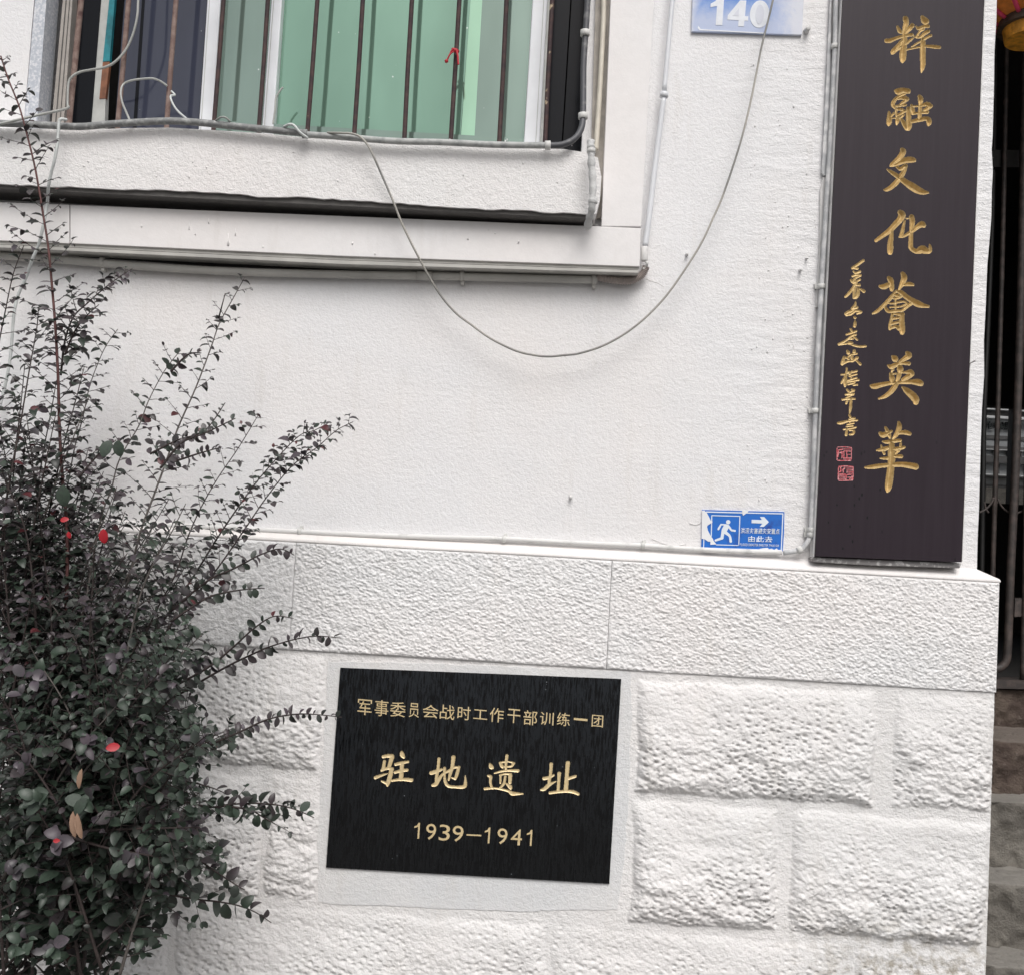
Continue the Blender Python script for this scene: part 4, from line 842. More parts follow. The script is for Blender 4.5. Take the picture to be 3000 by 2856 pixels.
# painted conduit along the ledge and up beside the board
lc = thing('ledge_conduit', P(1500, 1583, 0.01), 'white painted conduit laid along the top of the stone ledge', 'conduit')
ptube('pipe', [(-300, 1500), (0, 1517), (300, 1532), (528, 1541), (878, 1557), (1000, 1563), (1250, 1572), (1477, 1578), (1700, 1590), (1883, 1598), (2000, 1606), (2150, 1614), (2290, 1617)], 7.5, 0.012, M['painted'], lc)
for x, y in ((528, 1541), (878, 1557), (1477, 1579), (1883, 1598)):
    clipring((P(x-1, y, .012), P(x+1, y, .012)), rpx(10), M['clip'], lc, 'clip', 0.005)
    slab('clip_foot', [(x-1, y-16), (x+9, y-18), (x+10, y-7), (x+1, y-6)], 0.010, 0.0, M['clip'], lc)
sc_ = thing('side_conduit', P(2385, 1500, 0.02), 'overpainted upright conduit close along the left edge of the dark board', 'conduit')
ptube('pipe', [(2462, -300, .02), (2449, 0, .02), (2446, 137, .02), (2434, 400, .02), (2420, 620, .02), (2408, 830, .02), (2398, 1000, .02), (2390, 1200, .02), (2383, 1400, .02), (2377, 1545, .02), (2372, 1575, .02), (2358, 1598, .02), (2340, 1612, .018), (2295, 1619, .014)], 7.5, 0.02, M['greycon'], sc_)
ptube('pipe', [(2462, 60, .016), (2450, 300, .016), (2438, 520, .016), (2426, 700, .016), (2415, 900, .016), (2405, 1100, .016)], 4.0, 0.016, M['greycon'], sc_)
for x, y in ((2446, 137), (2406, 840), (2388, 1204), (2377, 1552), (2375, 1566)):
    clipring((P(x, y-1, .02), P(x, y+1, .02)), rpx(11), M['clip'], sc_, 'clip', 0.006)
    slab('clip_foot', [(x-20, y-8), (x-6, y-6), (x-6, y+6), (x-18, y+7)], 0.008, 0.0, M['clip'], sc_)
clipring((P(2344, 1610, .02), P(2342, 1611, .02)), rpx(11), M['clip'], sc_, 'clip', 0.006)
tk = slab('cable_trunking', [(2439, -300), (2452, -300), (2436, 0), (2432, 280), (2420, 515), (2413, 514), (2408, 505), (2420, 260), (2432, 0)], 0.012, 0.0, M['greycon']); recenter(tk); tag(tk, 'flat grey cable trunking left of the upright conduit, broken off at its lower end', 'trunking', 'cable trunking beside the board')
tk2 = slab('cable_trunking', [(2412, 520), (2422, 524), (2412, 700), (2400, 900), (2391, 900), (2402, 700), (2404, 560)], 0.009, 0.0, M['painted']); recenter(tk2); tag(tk2, 'thickly painted lower strip of trunking beside the conduit under the broken end', 'trunking', 'cable trunking beside the board')
# small fixings
def nail(x, y, r, label, mat='painted', L=0.016, dx=0.0):
    a = P(x, y, 0.0); b = a+Vector((dx, -L, -0.004)); o = tube('wall_plug', [a, a.lerp(b, .5), b, b+Vector((0, -0.001, 0))], [rpx(r)*1.4, rpx(r), rpx(r), rpx(r)*.5], M[mat], None, 8); recenter(o); tag(o, label, 'wall plug', 'painted wall plugs left in the plaster')
nail(2362, 92, 7, 'thickly painted wall plug at the lower right of the number plate', L=0.022)
nail(1672, 1454, 4, 'small painted wall plug in the bare wall above the middle of the ledge', L=0.014)
nail(2012, 746, 3.5, 'tiny wall plug beside the rising part of the drooping cable')
nail(2344, 792, 3.5, 'tiny wall plug left of the upright conduit level with the inscription')
nail(2362, 758, 2.5, 'faint wall plug above the one left of the conduit')
sc1 = tube('screw', [P(2837, 1068, .034), P(2852, 1060, .034), P(2856, 1058, .034)], [0.0016, 0.0016, 0.003], M['oldpaint'], None, 6); recenter(sc1); tag(sc1, 'bent screw sticking out at the right edge of the dark board', 'screw')
# red ribbon
rb = thing('ribbon', P(1333, 150, 0.02), 'small red ribbon knotted round a window bar', 'ribbon')
o = tube('knot', [P(1326, 145, .012), P(1334, 149, .02), P(1343, 152, .012)], [0.004, 0.006, 0.004], M['red'], rb, 8)
ptube('ribbon_tail', [(1332, 150, .02), (1320, 158, .022), (1314, 168, .022), (1309, 180, .022)], 2.5, .02, M['red'], rb, 6)
ptube('ribbon_tail', [(1338, 150, .02), (1341, 165, .022), (1342, 180, .022), (1343, 190, .022)], 3.2, .02, M['red'], rb, 6)
ptube('ribbon_tail', [(1336, 152, .02), (1330, 145, .022), (1322, 151, .022), (1318, 162, .02)], 2.5, .02, M['red'], rb, 6)
tube('ribbon_end', [P(1310, 176, .022), P(1308, 180, .022), P(1306, 185, .022)], [0.003, 0.0055, 0.002], M['red'], rb, 8)

def crack(pts, d, label):
    o = ptube('plaster_ridge', pts, 1.1, d, M['sillplaster'], house, 5, 3)
crack([(1893, 818), (1915, 826), (1932, 832), (1946, 842)], 0.0, '')
crack([(1910, 1577), (1935, 1588), (1962, 1596), (1985, 1598), (2010, 1592)], 0.001, '')
crack([(2020, 1532), (2040, 1536), (2054, 1528), (2056, 1515)], 0.001, '')
rd = random.Random(4)
VD, FD = [], []
def blob(x, y, d, r, l):
    q = [P(x, y-l, d-.001), P(x+rd.uniform(-1, 1), y-l*.4, d), P(x+rd.uniform(-1, 1), y, d), P(x, y+r*.8, d-.001)]
    v, f = tubedata(q, [rpx(r)*.3, rpx(r)*.55, rpx(r), rpx(r)*.3], 6); k = len(VD); VD.extend(v); FD.extend([tuple(i+k for i in g_) for g_ in f])
for x, y, r, l in ((555, 672, 2.6, 22), (573, 688, 2.2, 8), (612, 655, 2, 14), (668, 718, 4, 34), (690, 690, 2, 20), (1033, 715, 3, 6), (1372, 700, 4, 3), (1098, 745, 3, 5), (1450, 685, 2.5, 3), (1520, 712, 3, 8), (415, 665, 2.5, 7), (770, 725, 2, 5)): blob(x, y, 0.0605, r, l)
for k in range(46): blob(rd.uniform(60, 1680), rd.uniform(400, 540), 0.1055, rd.uniform(1.2, 3.0), rd.uniform(0, 7))
for k in range(60): blob(rd.uniform(2180, 2390), rd.uniform(150, 1560), 0.0005, rd.uniform(1.2, 3.2), rd.uniform(0, 9))
for k in range(50): blob(rd.uniform(900, 2200), rd.uniform(860, 1540), 0.0005, rd.uniform(1.0, 2.0), rd.uniform(0, 4))
bl = mesh('paint_lumps', VD, FD, M['sillplaster'], house, smooth=True); bl['kind'] = 'stuff'

# ================================================================== DOORWAY, GATE, STEPS, LANTERN
GD = -0.75
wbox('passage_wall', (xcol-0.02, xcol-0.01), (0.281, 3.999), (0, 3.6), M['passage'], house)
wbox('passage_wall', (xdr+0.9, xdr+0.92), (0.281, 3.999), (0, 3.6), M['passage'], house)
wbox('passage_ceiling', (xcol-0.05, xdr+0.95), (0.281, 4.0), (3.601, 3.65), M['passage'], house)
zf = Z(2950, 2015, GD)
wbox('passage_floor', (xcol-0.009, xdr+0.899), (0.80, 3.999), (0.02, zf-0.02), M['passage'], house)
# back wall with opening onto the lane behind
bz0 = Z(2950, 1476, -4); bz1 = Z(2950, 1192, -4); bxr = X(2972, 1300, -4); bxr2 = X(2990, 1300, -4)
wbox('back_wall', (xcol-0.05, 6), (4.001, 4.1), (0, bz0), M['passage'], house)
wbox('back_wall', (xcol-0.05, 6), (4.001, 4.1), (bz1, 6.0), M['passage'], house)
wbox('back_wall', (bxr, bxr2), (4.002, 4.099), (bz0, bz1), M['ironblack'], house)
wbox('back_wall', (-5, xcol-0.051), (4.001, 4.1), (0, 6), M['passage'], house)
wbox('side_wall', (-5.1, -5.001), (0.0, 4.1), (0, 6), M['plaster'], house)
# building on the far side
far = thing('far_building', (3.0, 7.3, 0), 'grey tiled building seen through the gate beyond the dark passage', 'building')
wbox('wall', (0.5, 7.0), (7.05, 7.4), (0, 4.5), M['tile1'], far)
def band(y0, y1, mat, yy=7.04, nm='band', x=(0.5, 7.0)):
    wbox(nm, x, (yy, yy+0.03), (Z(2930, y1, -7.04), Z(2930, y0, -7.04)), M[mat], far)
band(1150, 1199, 'tile2', 7.0, 'canopy'); band(1200, 1205, 'tile3', 6.97, 'rail'); band(1206, 1221, 'tile2'); band(1222, 1229, 'tile3', 6.98, 'rail')
band(1277, 1288, 'tile2'); band(1308, 1318, 'tile2'); band(1338, 1358, 'tile2', 7.0); band(1391, 1394, 'tile3', 6.97, 'rail'); band(1395, 1402, 'tile2', 7.01); band(1420, 1429, 'tile2'); band(1318, 1320, 'tile3', 7.02, 'rail')
x0f = X(2870, 1300, -7.04)
for k in range(9):
    xx = x0f+k*0.125; wbox('tile_joint', (xx, xx+0.012), (7.03, 7.045), (Z(2930, 1337, -7.04), Z(2930, 1320, -7.04)), M['tile2'], far)
    wbox('tile_joint', (xx+.05, xx+0.062), (7.03, 7.045), (Z(2930, 1390, -7.04), Z(2930, 1360, -7.04)), M['tile2'], far)
glyph('给便民服务', [(2868, 1234), (2992, 1238), (2991, 1260), (2867, 1256)], -7.03, M['ink'], far, 'lettering', 0.01, 0.01)
wbox('rubble_base', (0.5, 7), (6.9, 7.03), (0, Z(2930, 1432, -7.0)), M['step2'], far)
# iron gate
gate = thing('iron_gate', P(2950, 2000, GD), 'rusty dark iron bar gate in the doorway right of the board', 'gate')
def gbar(pts, r, dd=GD, mat='iron', nm='gate_bar'): return ptube(nm, pts, r, dd, M[mat], gate, 10, 4)
gbar([(2920, -200), (2908, 600), (2884, 1180), (2880, 1400), (2872, 1985)], 7.5, GD-0.05, 'ironblack')
gbar([(2955, -200), (2940, 600), (2924, 1180), (2916, 1420), (2908, 1700), (2902, 1985)], 7, GD-0.02)
gbar([(3010, -300), (3002, 300), (2990, 900), (2978, 1280), (2972, 1440), (2962, 1640), (2956, 1800), (2952, 1900), (2947, 1935), (2930, 1955), (2905, 1958), (2860, 1957)], 11.5, GD+0.03)
gbar([(3040, -200), (3026, 700), (3012, 1300), (3004, 1750), (2998, 1990)], 10, GD+0.03)
slab('crosspiece', [(2974, 1752), (3060, 1750), (3060, 1802), (2972, 1806)], GD+0.03, GD-0.01, M['iron'], gate)
slab('bottom_rail', [(2870, 1990), (3100, 1994), (3100, 2020), (2870, 2014)], GD+0.05, GD-0.03, M['iron'], gate)
for L in ([(2868, 1502), (2890, 1490), (2904, 1474), (2911, 1458)], [(2924, 1462), (2932, 1480), (2948, 1496), (2966, 1503), (2985, 1501), (3002, 1490), (3020, 1465)], [(2884, 1470), (2888, 1490), (2896, 1502)]):
    gbar(L, 3, GD+0.01, 'iron', 'scroll')
slab('lock_plate', [(2905, 440), (3040, 440), (3040, 492), (2905, 490)], GD-0.03, GD-0.035, M['passage'], gate)
# stone steps
steps = thing('stone_steps', (xcol+0.5, 0.4, 0), 'worn brown and grey stone steps leading up to the iron gate', 'steps')
def stepbox(ytop_px, yfront, yback, mat, seed):
    zt = Z(2950, ytop_px, -yfront); x0, x1 = xcol-0.006, xdr
    st_ = 0.007; nx = int((x1-x0)/st_); nzv = max(3, int(0.22/st_)); ny = max(3, int((yback-yfront)/st_))
    # profile: riser then tread
    s1 = [(yfront+0.004*0, zt-0.24+0.24*j/nzv, 0) for j in range(nzv)]; s2 = [(yfront+0.004+(yback-yfront)*j/ny, zt, 1) for j in range(ny+1)]
    prof = s1+[(yfront+0.001, zt-0.004, 0)]+s2
    Xs = np.linspace(x0, x1, nx); V = []
    for x in Xs:
        for (yy, zz, tr) in prof: V.append((x, yy, zz, tr))
    A = np.array(V); n1 = vnoise(A[:, 0]+A[:, 1], A[:, 2]+A[:, 1]*.7, 0.05, seed)+1.0*vnoise(A[:, 0]+A[:, 1], A[:, 2]-A[:, 1], 0.02, seed+1)
    A[:, 1] -= np.where(A[:, 3] == 0, n1*0.016, 0); A[:, 2] += np.where(A[:, 3] == 1, n1*0.006, 0)
    npr = len(prof); idx = np.arange(nx*npr).reshape(nx, npr); F = np.stack([idx[:-1, :-1], idx[1:, :-1], idx[1:, 1:], idx[:-1, 1:]], -1).reshape(-1, 4)
    return npmesh('step', A[:, :3], F, M[mat], steps)
stepbox(2018, 0.72, 0.95, 'step1', 21)
stepbox(2172, 0.44, 0.74, 'step1', 22)
stepbox(2350, 0.32, 0.46, 'step2', 23)
stepbox(2590, 0.16, 0.34, 'step2', 24)
stepbox(2835, 0.02, 0.18, 'step2', 25)
# lantern
ln = thing('lantern', P(3030, -40, -0.15), 'orange and gold silk lantern with pink ribs hanging at the top of the doorway', 'lantern')
lc0 = P(3022, -66, -0.15); Rl = 0.172
V = []; F = []; nu, nv = 48, 16
for i in range(nu):
    a = 2*math.pi*i/nu
    for j in range(nv+1):
        t = math.pi*(0.12+0.76*j/nv); rr2 = Rl*math.sin(t)*(1-0.05*abs(math.cos(6*a))); V.append(lc0+Vector((rr2*math.cos(a), rr2*math.sin(a), Rl*0.8*math.cos(t))))
for i in range(nu):
    for j in range(nv): F.append((i*(nv+1)+j, ((i+1) % nu)*(nv+1)+j, ((i+1) % nu)*(nv+1)+j+1, i*(nv+1)+j+1))
mesh('lantern_body', V, F, M['lorange'], ln, smooth=True)
for i in range(12):
    a = 2*math.pi*(i+0.5)/12
    pts = [lc0+Vector((Rl*1.005*math.sin(t)*math.cos(a), Rl*1.005*math.sin(t)*math.sin(a), Rl*0.81*math.cos(t))) for t in [math.pi*(0.12+0.76*k/14) for k in range(15)]]
    tube('rib', pts, 0.006, M['lpink'], ln, 6)
zb = lc0.z-Rl*0.8*0.9
def disc(name, r1, r2, z1, z2, mat, par):
    V = []; F = []; n = 28
    for k, (r, z) in enumerate(((r1, z1), (r2, z2), (r2*0.8, z2+0.001))):
        for i in range(n): a = 2*math.pi*i/n; V.append((lc0.x+r*math.cos(a), lc0.y+r*math.sin(a), z))
    for k in range(2):
        for i in range(n): F.append((k*n+i, k*n+(i+1) % n, (k+1)*n+(i+1) % n, (k+1)*n+i))
    F.append(tuple(2*n+i for i in range(n)))
    return mesh(name, V, F, mat, par, smooth=False)
disc('bottom_ring', 0.075, 0.082, zb+0.02, zb-0.02, M['lbrown'], ln)
disc('gold_skirt', 0.068, 0.062, zb-0.018, zb-0.05, M['lgold'], ln)
tube('hanging_cord', [lc0+Vector((0, 0, Rl*.7)), lc0+Vector((0, 0, 1.0))], 0.003, M['red'], ln, 6)

# ================================================================== SHRUB
shrub = thing('shrub', (P(60, 2400, 0.4).x, -0.4, 0), 'tall loose shrub with small purple and dark green leaves before the wall', 'shrub')
rs = random.Random(42)
LEAVES = []      # (pos, xaxis, zaxis, size, mat)
TW = []          # thin twig tubes
def leafax(d1, nrm):
    x = d1.normalized(); z = (nrm-x*nrm.dot(x))
    if z.length < 1e-4: z = x.orthogonal()
    return x, z.normalized()
def rv(s): return Vector((rs.uniform(-s, s), rs.uniform(-s, s), rs.uniform(-s, s)))
def leafmatpick(pos, low):
    if low > 0.6:
        return rs.choices(['leafdark', 'leafgreen', 'leafgrey', 'leafpurple'], [5, 4, 0.5, 1])[0]
    if low > 0.25: return rs.choices(['leafdark', 'leafpurple', 'leafgreen', 'leafgrey', 'leafmaroon'], [4, 3, 2, 1.2, 0.05])[0]
    return rs.choices(['leafpurple', 'leafdark', 'leafgrey', 'leafmaroon'], [5, 4, 1.4, 0.25])[0]
def twig(p0, dr, L, ls, low, droop=0.35, rad=0.0011):
    n = max(3, int(L/(ls*0.62))); p = p0.copy(); d = dr.normalized(); pts = [p.copy()]; side = 1
    axis = Vector((0, 0, 1)).cross(d)
    axis = axis.normalized() if axis.length > 1e-3 else Vector((1, 0, 0))
    for i in range(n):
        t = i/n; step = L/n; d = (d+Vector((0, 0, -droop*step*2.2))+rv(0.10)).normalized(); p = p+d*step; pts.append(p.copy())
        side = -side
        sz = ls*(1.12-0.55*t)*rs.uniform(0.7, 1.25)
        perp = (d.cross(Vector((0, -0.25, 1)))).normalized()*side
        ld = d*rs.uniform(0.25, 0.7)+perp*0.9+Vector((0, 0, rs.uniform(-0.55, 0.25)))+rv(0.2)
        x, z = leafax(ld, Vector((0, -0.35, 1))+rv(0.55))
        LEAVES.append((p.copy(), x, z, sz*rs.choice((.75, 1, 1, 1.2)), leafmatpick(p, low)))
    x, z = leafax(d+rv(.1), Vector((0, -0.3, 1))+rv(.3)); LEAVES.append((p.copy(), x, z, ls*0.55, leafmatpick(p, low)))
    TW.append((pts, [rad*(1-0.6*i/len(pts)) for i in range(len(pts))]))
def stemgrow(pts, r0, r1, mat, tl0, tl1, ls, start=0.0, spacing=0.024, low0=0.0, low1=0.0, up=0.45, droop=0.35, tipleaf=True):
    q = [P(*a) for a in smoothpts(pts, 6)]
    n = len(q); acc = [0]
    for a, b in zip(q[:-1], q[1:]): acc.append(acc[-1]+(b-a).length)
    T = acc[-1]
    tube('stem', q, [rpx(r0+(r1-r0)*(1-acc[i]/T)) for i in range(n)], mat, shrub, 7)
    s = T*0.0+0.012; side = rs.choice((-1, 1))
    # q[0] is the tip; walk from the tip to the base
    while s < T*(1-start):
        i = max(k for k in range(n) if acc[k] <= s); i = min(i, n-2); f = (s-acc[i])/(acc[i+1]-acc[i]+1e-9)
        p = q[i].lerp(q[i+1], f); d = (q[i]-q[i+1]).normalized(); t = s/T
        side = -side; a = rs.uniform(-1.0, 1.0)
        perp = d.cross(Vector((0, -1, 0))).normalized()*side; perp = (perp*math.cos(a)+Vector((0, -1, 0))*math.sin(a)*rs.choice((-1, 1))*0.8).normalized()
        L = (tl0+(tl1-tl0)*min(1, t*1.6))*rs.uniform(0.45, 1.25); low = low0+(low1-low0)*t
        dr = d*up+perp+Vector((0, 0, 0.15))+rv(0.15)
        twig(p, dr, L, ls*(0.8+0.4*t), low, droop, 0.0009+0.0005*t)
        if rs.random() < 0.6:
            x, z = leafax(perp*-1+d*0.4+rv(.3), Vector((0, -.3, 1))+rv(.5)); LEAVES.append((p.copy(), x, z, ls*rs.uniform(.8, 1.1), leafmatpick(p, low)))
        s += spacing*rs.uniform(0.7, 1.35)
# traced stems, tip first
SH = 0.35
def D(L, d0, d1): n = len(L); return [(x, y, d0+(d1-d0)*i/(n-1)) for i, (x, y) in enumerate(L)]
root = (210, 3250)
stemgrow(D([(2, 165), (25, 235), (55, 310), (75, 380), (100, 480), (115, 560), (128, 640), (142, 730), (155, 870), (162, 960), (170, 1100), (174, 1250), (183, 1400), (195, 1530), (197, 1680), (190, 1900), (195, 2300), root], .30, .38), 7, 2, M['stemred'], 0.030, 0.16, 0.0225, 0.42, 0.019, 0.0, .7, up=0.5)
stemgrow(D([(718, 812), (680, 880), (642, 950), (619, 1016), (573, 1138), (523, 1250), (487, 1351), (452, 1447), (411, 1559), (375, 1700), (335, 1802), (300, 1950), (250, 2300), root], .22, .36), 6.5, 1.2, M['stemgrey'], 0.022, 0.15, 0.0200, 0.42, 0.020, 0.0, .7, up=0.6)
stemgrow(D([(758, 1214), (700, 1310), (634, 1407), (583, 1498), (548, 1579), (512, 1686), (441, 1823), (380, 2000), (280, 2400), root], .25, .38), 5, 1, M['stem'], 0.022, 0.11, 0.0200, 0.45, 0.020, 0.0, .7, up=0.6)
stemgrow(D([(1035, 1236), (985, 1262), (930, 1310), (873, 1350), (832, 1391), (771, 1470), (720, 1545), (640, 1660), (560, 1760), (480, 1860), (380, 2050), (290, 2400), root], .30, .42), 5, 1, M['stem'], 0.014, 0.085, 0.0200, 0.42, 0.012, 0.0, .7, up=0.75)
stemgrow(D([(962, 1240), (920, 1262), (873, 1280), (786, 1371), (725, 1447), (644, 1564), (558, 1701), (446, 1863), (355, 1990), (250, 2350), root], .25, .38), 6.5, 1, M['stem'], 0.014, 0.09, 0.0200, 0.42, 0.012, 0.0, .75, up=0.75)
stemgrow(D([(530, 1026), (482, 1087), (436, 1173), (406, 1249), (350, 1346), (325, 1437), (299, 1508), (262, 1700), (230, 2000), root], .30, .40), 5.5, 1, M['stemgrey'], 0.030, 0.11, 0.0215, 0.5, 0.018, 0.0, .7)
stemgrow(D([(345, 965), (304, 1026), (264, 1128), (244, 1219), (218, 1315), (198, 1422), (165, 1560), (120, 1750), (100, 2100), root], .20, .36), 4.5, 1, M['stemgrey'], 0.025, 0.09, 0.0205, 0.5, 0.019, 0.0, .6)
stemgrow(D([(388, 788), (350, 812), (300, 850), (255, 890), (215, 930), (190, 1000), (178, 1100)], .28, .33), 3, 1, M['stem'], 0.014, 0.05, 0.022, 0.0, 0.013, 0.0, .1, up=.7)
stemgrow(D([(290, 893), (255, 925), (220, 970), (190, 1040)], .36, .34), 3, 1, M['stem'], 0.02, 0.05, 0.023, 0.0, 0.014, 0.0, .1)
stemgrow(D([(112, 900), (108, 960), (85, 1090), (60, 1240), (30, 1400), (10, 1550), (0, 1900), (60, 2500)], .40, .46), 5, 1.2, M['stem'], 0.03, 0.10, 0.0225, 0.35, 0.018, 0.0, .8)
stemgrow(D([(70, 720), (40, 800), (18, 900), (-10, 1050), (-30, 1250), (-30, 1600), (0, 2200)], .34, .42), 4, 1.2, M['stem'], 0.03, 0.09, 0.0225, 0.4, 0.018, 0.0, .7)
# lower side branches
for L, ls in (([(862, 1625), (820, 1607), (761, 1625), (685, 1665), (609, 1700), (500, 1790)], .016), ([(775, 1722), (700, 1728), (609, 1750), (500, 1820)], .016), ([(860, 1810), (800, 1805), (740, 1843), (685, 1893), (600, 1960), (430, 2050)], .017),
              ([(1000, 1868), (913, 1863), (812, 1886), (740, 1915), (640, 1965), (480, 2060)], .0175), ([(1002, 2100), (930, 2092), (866, 2091), (785, 2106), (698, 2145), (600, 2190), (450, 2280)], .014),
              ([(920, 2394), (870, 2372), (820, 2358), (765, 2352), (690, 2354), (612, 2362), (450, 2330)], .021), ([(812, 2416), (770, 2392), (735, 2372), (680, 2362)], .022), ([(795, 2702), (750, 2672), (700, 2652), (640, 2640), (586, 2634), (479, 2612), (380, 2540), (260, 2450)], .026),
              ([(478, 2720), (400, 2712), (320, 2714), (245, 2712), (120, 2640)], .026), ([(718, 2606), (690, 2590), (600, 2530), (520, 2470), (400, 2400)], .022), ([(655, 2320), (600, 2300), (500, 2280), (400, 2290)], .022), ([(660, 1180), (600, 1262), (520, 1290), (440, 1330)], .013),
              ([(690, 1226), (600, 1270), (530, 1300), (470, 1372)], .013), ([(650, 1310), (580, 1330), (495, 1358)], .013), ([(660, 860), (640, 935)], .013), ([(590, 1035), (550, 1040), (500, 1090)], .013), ([(0, 2735), (70, 2690), (170, 2640), (240, 2560)], .024), ([(340, 1290), (290, 1330), (230, 1400)], .014)):
    a_ = rs.uniform(.38, .5)
    q = [P(x, y, a_) for x, y in L]; qs = smoothpts([tuple(v) for v in q], 6); tube('stem', qs, [rpx(1.1+2.2*i/len(qs)) for i in range(len(qs))], M['stem'], shrub, 6)
    acc = 0; side = 1; last = Vector(qs[0])
    low = .8 if L[0][1] > 2150 else .15
    for i in range(len(qs)-1):
        a, b = Vector(qs[i]), Vector(qs[i+1]); acc += (b-a).length
        while acc > ls*0.5:
            acc -= ls*rs.uniform(0.35, 0.68); side = -side; d = (a-b).normalized()
            t = i/len(qs); perp = d.cross(Vector((0, -1, 0))).normalized()*side
            x, z = leafax(perp*0.9+d*rs.uniform(.0, .8)+rv(.35), Vector((0, -0.6, 0.65))+rv(.7)); LEAVES.append((b.copy(), x, z, ls*(0.95+0.5*t)*rs.uniform(.65, 1.3), leafmatpick(b, low)))
    if low > .5:
        for k in range(3):
            i = rs.randrange(len(qs)//2, len(qs)-1); d = (Vector(qs[i])-Vector(qs[i+1])).normalized(); twig(Vector(qs[i]), d+rv(.8), rs.uniform(.04, .09), ls*.9, .8)
# dense body of the shrub: generated branches fanning out from the root
def fan(n, xr, yr, dr, bx, by, tl, ls, low, seed, sp=0.026):
    rs.seed(seed)
    for _ in range(n):
        tx, ty, td = rs.uniform(*xr), rs.uniform(*yr), rs.uniform(*dr); x0 = rs.uniform(*bx); y0 = rs.uniform(*by)
        mx = x0+(tx-x0)*0.45+rs.uniform(-30, 30); my = y0+(ty-y0)*0.6
        stemgrow(D([(tx, ty), (tx*.75+mx*.25, ty*.75+my*.25), (mx, my), (x0, y0)], td, td*0.8+.06), 4, 1, M[rs.choice(('stem', 'stem', 'stemgrey'))], tl*.35, tl, ls, 0.1, sp, low, min(1, low+.3))
fan(8, (-60, 330), (1050, 1500), (.15, .5), (0, 200), (1800, 2000), .075, .021, 0.05, 6, 0.022)
fan(14, (-60, 350), (980, 1560), (.12, .5), (0, 260), (1900, 2150), .085, .0205, 0.15, 7, 0.022)
fan(26, (-60, 560), (1430, 1850), (.15, .6), (0, 330), (2150, 2400), .10, .024, 0.45, 8, 0.023)
fan(44, (-80, 600), (1800, 2200), (.2, .70), (0, 330), (2450, 2700), .10, .0245, 0.8, 9, 0.0205)
fan(50, (-80, 700), (2100, 2580), (.25, .75), (-20, 360), (2350, 2900), .10, .0265, 0.9, 10, 0.021)
fan(26, (-60, 470), (2520, 2790), (.3, .6), (-60, 260), (2600, 3000), .07, .027, 0.95, 12, 0.03)
fan(14, (300, 700), (1860, 2180), (.3, .55), (200, 360), (2250, 2400), .07, .024, 0.6, 13, 0.024)
# outlying rosettes
rs.seed(77)
def rosette(x, y, d, ls, mt, n=7):
    ls *= .85
    c_ = P(x, y, d)
    for k in range(n):
        a = 2*math.pi*k/n+rs.uniform(-.3, .3); el = rs.uniform(0.0, .7)
        ax = Vector((math.cos(a), -el, math.sin(a)*.75)); xx, zz = leafax(ax, Vector((0, -1, .5))+rv(.2)); LEAVES.append((c_+rv(.012), (xx+rv(.35)).normalized(), zz, ls*rs.uniform(.6, 1.15), rs.choice((mt, mt, 'leafgreen', 'leafgrey')))) 
for x, y, d, ls, mt in ((165, 2470, .72, .034, 'leafgrey'), (60, 2240, .78, .030, 'leafgrey'), (250, 2170, .74, .028, 'leafgrey'), (330, 2180, .7, .026, 'leafgrey'), (90, 1985, .72, .032, 'leafgrey'), (30, 2540, .7, .033, 'leafgrey'), (350, 1925, .66, .030, 'leafgrey'), (480, 1990, .58, .028, 'leafgrey'),
                        (360, 2520, .7, .036, 'leafgreen'), (110, 2330, .8, .034, 'leafgreen'), (250, 2340, .75, .036, 'leafgreen'), (150, 2770, .7, .034, 'leafgrey'), (60, 2770, .72, .034, 'leafgreen'), (575, 2410, .55, .028, 'leafgrey'), (640, 2500, .5, .026, 'leafgrey'), (580, 1940, .5, .024, 'leafgrey'), (540, 2090, .5, .026, 'leafgreen')):
    rosette(x, y, d, ls, mt)
# leaf shape
def leafverts():
    st_ = [(0.0, 0.0, 0.0), (0.14, 0.20, 0.01), (0.40, 0.34, -0.01), (0.70, 0.31, -0.06), (0.91, 0.16, -0.13), (1.0, 0.0, -0.18)]
    V = [(0, 0, 0)]; F = []
    for x, w_, z in st_[1:-1]: V += [(x, -w_, z+w_*0.22), (x, 0, z), (x, w_, z+w_*0.22)]
    V.append((1.0, 0, -0.18)); k = len(st_)-2
    F += [(0, 1, 2), (0, 2, 3)]
    for i in range(k-1):
        a = 1+3*i; F += [(a, a+3, a+4), (a, a+4, a+1), (a+1, a+4, a+5), (a+1, a+5, a+2)]
    a = 1+3*(k-1); F += [(a, len(V)-1, a+1), (a+1, len(V)-1, a+2)]
    return np.array(V, float), np.array(F, int)
LV, LF = leafverts()
LV[:, 2] *= 0.9
# special leaves
spec = [(303, 1548, .45, .031, 'leafred', (0.1, 0, -1)), (176, 1524, .45, .018, 'leafred', (1, 0, .3)), (200, 1556, .45, .015, 'leafred', (.3, 0, -1)), (88, 1196, .42, .020, 'leafmaroon', (1, 0, -.1)), (352, 2184, .72, .024, 'leafred', (-1, -.6, -.15)), (155, 2462, .76, .012, 'leafred', (1, 0, .1)),
        (214, 2375, .8, .045, 'leaftan', (.15, -.1, -1)), (240, 2250, .8, .035, 'leaftan', (-.1, -.1, -1)), (226, 2380, .8, .045, 'leaftan', (.25, -.1, -1)), (405, 1020+200, .3, .03, 'leafmaroon', (1, 0, -.3)), (185, 1420, .46, .045, 'leafgreen', (.1, 0, -1)), (300, 1340, .4, .04, 'leafgreen', (.3, 0, .9)), (345, 1290, .4, .036, 'leafgreen', (.2, 0, -1))]
SPECIAL = []
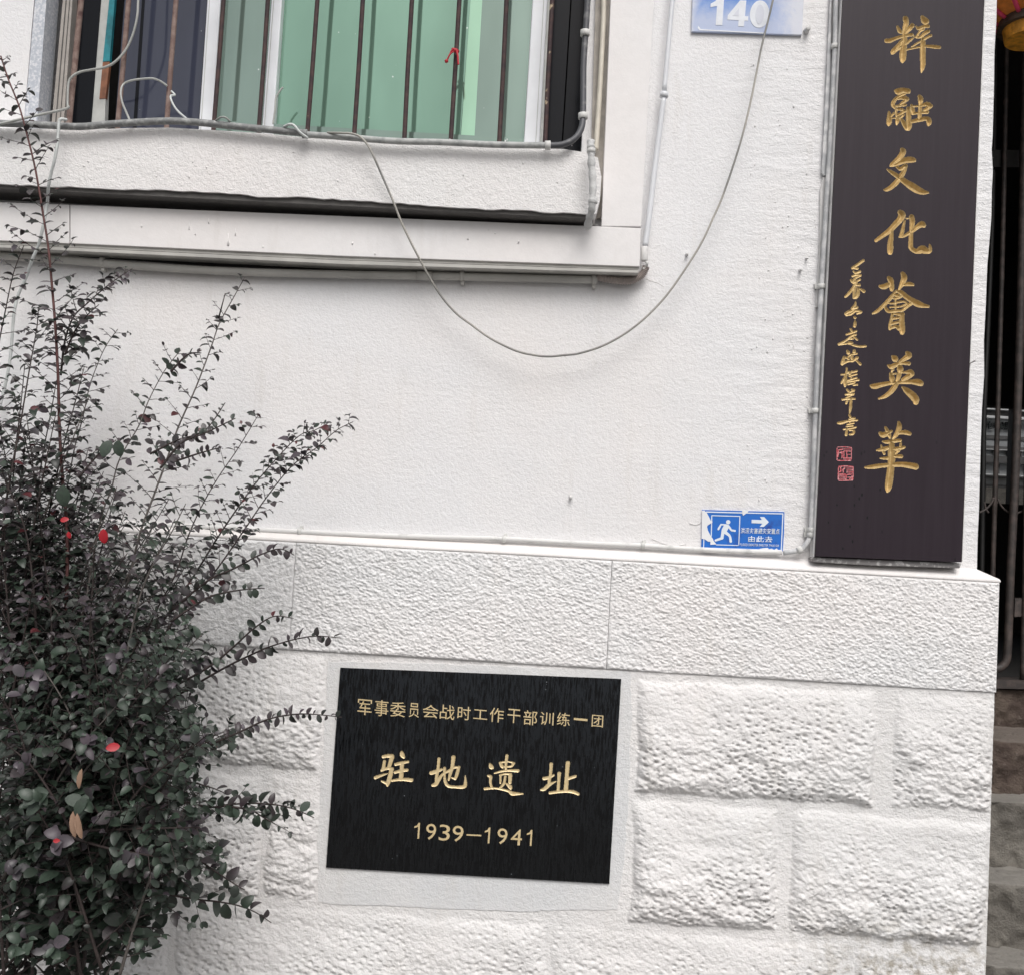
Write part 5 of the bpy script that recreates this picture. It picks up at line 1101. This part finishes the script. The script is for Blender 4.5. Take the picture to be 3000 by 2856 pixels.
for x, y, d, ls, mt, ax in spec:
    c_ = P(x, y, d); xx, zz = leafax(Vector(ax), Vector((0, -1, .25))); SPECIAL.append((c_, xx, zz, ls, mt))
LEAVES = [l for l in LEAVES if l[0].y < -0.02]
LEAVES.sort(key=lambda l: -l[3]/max(0.5, (l[0].y-EYE.y)))
def infr(p):
    v = p-EYE; zc = v.dot(fw); x = 1500+3000*v.dot(rt)/zc; y = 1428-3000*v.dot(up)/zc; return 0 < x < 3000 and 0 < y < 2856
vis = [l for l in LEAVES if infr(l[0])]
one = SPECIAL+vis[:285]; ones = set(id(l) for l in vis[:285]); rest = [l for l in LEAVES if id(l) not in ones]
leafme = {}
for p, x, z, sz, mt in one:
    if mt not in leafme:
        me = bpy.data.meshes.new('leaf'); me.from_pydata([tuple(v) for v in LV], [], [tuple(int(i) for i in f) for f in LF]); me.materials.append(M[mt]); me.polygons.foreach_set('use_smooth', [True]*len(me.polygons)); leafme[mt] = me
    o = bpy.data.objects.new('leaf', leafme[mt]); C.objects.link(o); o.parent = shrub; o.matrix_parent_inverse = Matrix.Translation(-Vector(shrub.location))
    y = z.cross(x); wd = 0.40 if mt == 'leaftan' else (0.95 if mt == 'leafred' else 1.0)
    mm = Matrix((x*sz, y*sz*wd, z*sz)).transposed().to_4x4(); mm.translation = p; o.matrix_basis = mm
# the remaining leaves as one part
mts = ['leafpurple', 'leafdark', 'leafgreen', 'leafgrey', 'leafmaroon']
VV = []; nL = len(rest); rg = np.random.RandomState(3)
A = np.array([[tuple(l[1]*l[3]), tuple(l[2].cross(l[1])*l[3]), tuple(l[2]*l[3])] for l in rest]); T = np.array([tuple(l[0]) for l in rest])
cur = rg.uniform(0.3, 3.2, nL); wsc = rg.uniform(.8, 1.15, nL)
LVn = np.repeat(LV[None], nL, 0).copy(); LVn[:, :, 2] *= cur[:, None]; LVn[:, :, 1] *= wsc[:, None]
VV = np.einsum('nvk,nkj->nvj', LVn, A)+T[:, None]
FF = (LF[None]+(np.arange(nL)*len(LV))[:, None, None]).reshape(-1, 3)
fo = npmesh('foliage', VV.reshape(-1, 3), FF, M[mts[0]], shrub)
for k in mts[1:]: fo.data.materials.append(M[k])
mi = np.repeat(np.array([mts.index(l[4]) for l in rest], np.int32), len(LF))
if len(fo.data.polygons) == len(mi): fo.data.polygons.foreach_set('material_index', mi)
fo['kind'] = 'stuff'
parts = [tubedata(p, r, 4, False) for p, r in TW]
V, F = joinVF(parts); tw = mesh('twigs', V, F, M['stem'], shrub, smooth=True); tw['kind'] = 'stuff'
print('leaves', len(LEAVES), 'twigs', len(TW), 'tris', sum(len(o.data.polygons) for o in bpy.data.objects if o.type == 'MESH')*2)
